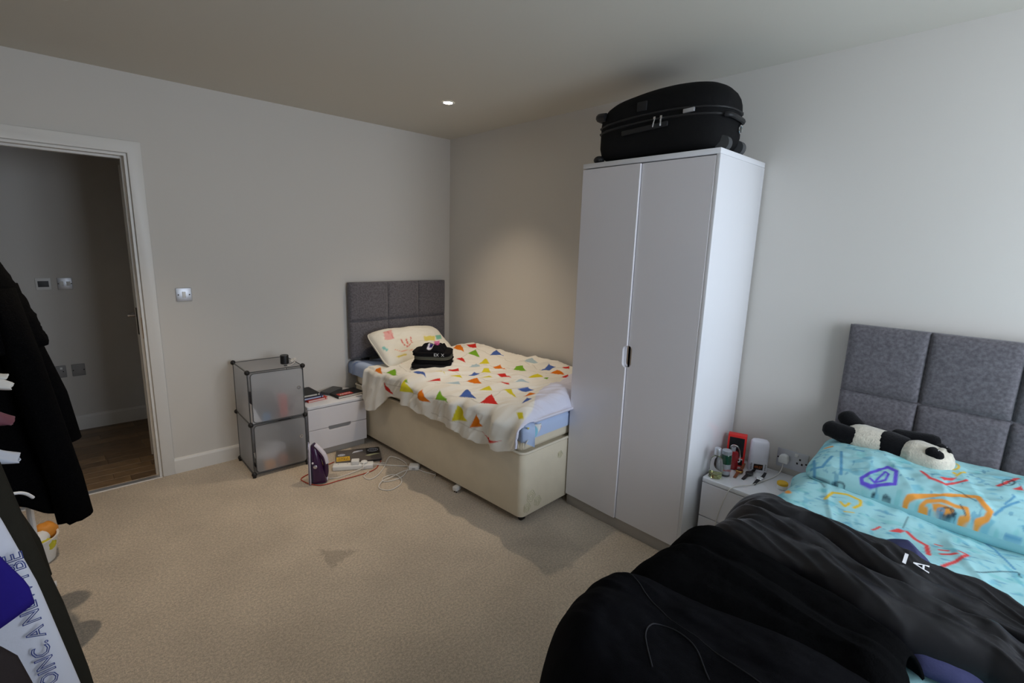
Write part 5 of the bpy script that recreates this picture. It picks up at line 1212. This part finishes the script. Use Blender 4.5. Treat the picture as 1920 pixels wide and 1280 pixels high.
def hanging(name, label, y, xl, xr, zhem, depth, m, ztop=1.625, seed=1.0, ripple=.25, cat='garment', parent=None, n=56, rows=40, fuzz=0.0, group=None):
    """hanging cloth: xl/xr = [(z, x)] from top to hem, zhem = function of side fraction 0..1"""
    xl = np.array(xl, float); xr = np.array(xr, float)
    P = np.zeros((rows, n, 3))
    zb = min(zhem(0), zhem(1))
    for i in range(rows):
        t = (i / (rows - 1)) ** .9
        for k in range(n):
            th = 2 * math.pi * k / n; c, s = math.cos(th), math.sin(th); f = .5 + .5 * math.copysign(abs(c) ** .7, c)
            z = ztop + (zhem(f) - ztop) * t
            a = np.interp(-z, -xl[:, 0], xl[:, 1]); b = np.interp(-z, -xr[:, 0], xr[:, 1])
            rp = 1 + ripple * t * math.sin(th * 5 + seed * 3 + 2 * t) + .2 * float(vnoise(th * 1.5 + seed, t * 4))
            x = a + (b - a) * f; yy = y + depth * (.35 + .65 * min(1, t * 2.2)) * s * rp
            if fuzz: q = fuzz * float(fbm(x * 60, yy * 60, z * 60, 2)); x += q; yy += q
            P[i, k] = (x, yy, z)
    o = npmesh(name, P, m, parent, thick=.006, closed_v=True)
    if parent is None: tag(o, label, cat, group)
    return o
M['plushcoat'] = mat('black_teddy_fleece', rgb(12, 12, 13), rough=1, spec=.04, var=.2, vscale=200, bump=.9, bscale=240)
co = thing('black_coat', 'long fluffy black coat hanging beside the doorway', 'coat', (0, 0, 0))
hanging('coat_body', '', -1.18, [(1.66, -3.05), (1.58, -3.12), (1.4, -3.18), (.4, -3.22)], [(1.66, -2.99), (1.58, -2.90), (1.44, -2.82), (1.2, -2.755), (1.0, -2.745), (.7, -2.70), (.5, -2.73), (.4, -2.75)], lambda f: .72 - .27 * f ** 1.2, .10, M['plushcoat'], parent=co, seed=1.0, ripple=.2, fuzz=.004, n=72, rows=60)
hanging('coat_cape', '', -1.20, [(1.66, -3.06), (1.4, -3.2), (1.1, -3.2)], [(1.66, -2.99), (1.56, -2.88), (1.44, -2.815), (1.3, -2.765), (1.15, -2.722), (1.13, -2.728)], lambda f: 1.10 + .035 * f, .125, M['plushcoat'], parent=co, seed=2.0, ripple=.06, fuzz=.004, n=72)
bm = nb(); tube(bm, [(-2.83, -1.27, 1.35), (-2.80, -1.285, 1.1), (-2.765, -1.29, .85), (-2.735, -1.285, .62), (-2.722, -1.28, .455)], [.045, .05, .05, .053, .054, .055], 20, sm=0)
for v in bm.verts: q = .004 * float(fbm(v.co.x * 60, v.co.y * 60, v.co.z * 60, 2)); v.co += Vector((q, q, q))
obj('sleeve', bm, M['plushcoat'], co, angle=180)
bm = nb(); tube(bm, [(-2.83, -1.09, 1.35), (-2.79, -1.075, 1.1), (-2.74, -1.065, .9), (-2.715, -1.06, .70)], [.045, .05, .048, .046], 20)
obj('sleeve', bm, M['plushcoat'], co, angle=180)
M['dolive'] = mat('dark_olive_cotton', rgb(46, 44, 38), rough=.95, spec=.08, bump=.25, bscale=200); M['wtee'] = mat('white_jersey', rgb(222, 224, 236), rough=.9, spec=.1, bump=.2, bscale=60)
M['royal'] = mat('royal_blue_jersey', rgb(44, 34, 128), rough=.9, spec=.1, bump=.15, bscale=100); M['charcoal'] = mat('charcoal_jersey', rgb(52, 46, 46), rough=.95, spec=.08, bump=.25, bscale=150)
hanging('dark_trousers', 'dark garment with a white stripe hanging below the black coat', -1.50, [(1.66, -3.04), (1.5, -3.15), (.5, -3.15)], [(1.66, -3.0), (1.5, -2.92), (1.0, -2.90), (.66, -2.862), (.5, -2.815), (.34, -2.80)], lambda f: .36, .05, M['dolive'], seed=3.0, cat='trousers')
hanging('olive_shirt', 'dark olive garment hanging at the left edge', -2.05, [(1.66, -3.04), (1.5, -3.2), (.2, -3.2)], [(1.66, -3.0), (1.5, -2.90), (1.0, -2.832), (.778, -2.799), (.56, -2.760), (.33, -2.731), (.2, -2.72)], lambda f: .24, .045, M['dolive'], seed=4.0, ripple=.1)
WT = hanging('white_tshirt', 'white garment with blue outline lettering hanging at the left edge', -2.16, [(1.66, -3.04), (1.5, -3.2), (.2, -3.2)], [(1.66, -3.0), (1.5, -2.92), (1.0, -2.866), (.9, -2.838), (.70, -2.795), (.33, -2.742), (.2, -2.73)], lambda f: .26, .035, M['wtee'], seed=5.0, ripple=.05)
hanging('blue_shirt', 'royal blue garment sleeve hanging over the white lettered one', -2.24, [(1.66, -3.04), (1.5, -3.2), (.6, -3.2)], [(1.66, -3.0), (1.5, -2.93), (1.0, -2.89), (.88, -2.858), (.75, -2.805), (.70, -2.800), (.6, -2.83)], lambda f: .60 + .10 * f ** 2, .03, M['royal'], seed=6.0, ripple=.05)
hanging('charcoal_shirt', 'charcoal garment hanging nearest the camera at the left edge', -2.36, [(1.66, -3.04), (1.5, -3.2), (.3, -3.2)], [(1.66, -3.0), (1.5, -2.93), (1.0, -2.90), (.72, -2.868), (.66, -2.83), (.5, -2.80), (.3, -2.775)], lambda f: .32, .04, M['charcoal'], seed=7.0, ripple=.06)
M['inkblue'] = mat('blue_outline_ink', rgb(70, 84, 150), rough=.8)
# cloth ends poking out between the coats: folded fabric tongues hanging from the rail's other garments
def tongue(name, label, mid, w, m, seed, tilt):
    """mid = centre line [(x,y,z)]; a doubled cloth edge, open at the side"""
    C = catmull(mid, 8); n = len(C); rows = 26
    P = np.zeros((n, rows, 3))
    for i, c in enumerate(C):
        f = i / (n - 1); ww = w * (1 - .75 * max(0, f - .55) / .45) * (.9 + .2 * float(vnoise(f * 3, seed)))
        for k in range(rows):
            th = 2 * math.pi * k / rows
            a = math.cos(th); b = math.sin(th)
            P[i, k] = (c.x + .006 * float(vnoise(a + seed, b, f * 4)), c.y + .018 * b * (1 + .4 * float(vnoise(a * 2, seed, f * 3))), c.z + ww * a + tilt * b * .01)
    o = npmesh(name, P, m, thick=.002, closed_v=True); return tag(o, label, 'garment')
tongue('white_sleeve', 'white cloth fold poking in at the left edge above the others', [(-3.02, -1.86, 1.30), (-2.93, -1.85, 1.21), (-2.85, -1.85, 1.155), (-2.80, -1.85, 1.133)], .024, mat('ivory_cloth', rgb(226, 222, 216), rough=.9), 1.0, .5)
tongue('white_collar', 'small white collar tip just above the white cloth fold', [(-3.02, -1.90, 1.33), (-2.93, -1.89, 1.25), (-2.85, -1.88, 1.185), (-2.808, -1.88, 1.166)], .012, mat('ivory_cotton', rgb(232, 230, 226), rough=.9), 4.0, .2)
tongue('mauve_sleeve', 'glossy mauve cloth end poking in at the left edge', [(-3.02, -1.88, 1.22), (-2.93, -1.86, 1.12), (-2.85, -1.85, 1.055), (-2.808, -1.85, 1.036)], .026, mat('mauve_satin', rgb(120, 72, 84), rough=.35), 2.0, .6)
tongue('pale_sleeve', 'crumpled pale blue cloth end poking in at the left edge', [(-3.02, -1.82, 1.10), (-2.93, -1.84, 1.01), (-2.86, -1.85, .950), (-2.812, -1.85, .926)], .030, mat('pale_blue_cloth', rgb(200, 206, 220), rough=.8), 3.0, .6)
bm = nb()
tube(bm, [(-2.900, -1.556, .70), (-2.870, -1.56, .712), (-2.845, -1.557, .71), (-2.828, -1.548, .697), (-2.815, -1.53, .672)], .005, 6, sm=4)
o = obj('white_stripe', bm, M['paper'], bpy.data.objects['dark_trousers'])
# printed lettering running up the white garment
lettering('OINC. A NEW I BE', .046, M['inkblue'], WT, Matrix.Translation((-2.811, -2.203, .630)) @ Matrix.Rotation(R(94), 4, 'Y').inverted() @ Matrix.Rotation(R(90), 4, 'X'), .0004, outline=.0011)
# waste bin
bn = thing('waste_bin', 'white waste bin with orange and yellow wrappers behind the clothes', 'bin', (-2.90, -.66, 0))
bm = nb(); lathe(bm, [(.075, 0), (.080, .004), (.098, .115), (.104, .12), (.104, .125), (.095, .123), (.077, .01), (.0005, .008)], 36, cap1=True); obj('bucket', bm, M['wplastic'], bn)
lump('orange_wrapper', 'crumpled orange wrapper sticking out of the white bin', (-2.845, -.62, .085), .045, M['orangepk'], (1, 1, 1), 1.0, 'wrapper')
lump('yellow_wrapper', 'crumpled yellow wrapper low in the white bin', (-2.85, -.70, .060), .040, mat('yellow_wrapper', rgb(214, 206, 60), rough=.6), (1, .8, .8), 2.0, 'wrapper')
lump('white_wrapper', 'crumpled white tissue on top of the waste bin', (-2.885, -.66, .065), .055, M['paper'], (1, .9, .8), 3.0, 'tissue')
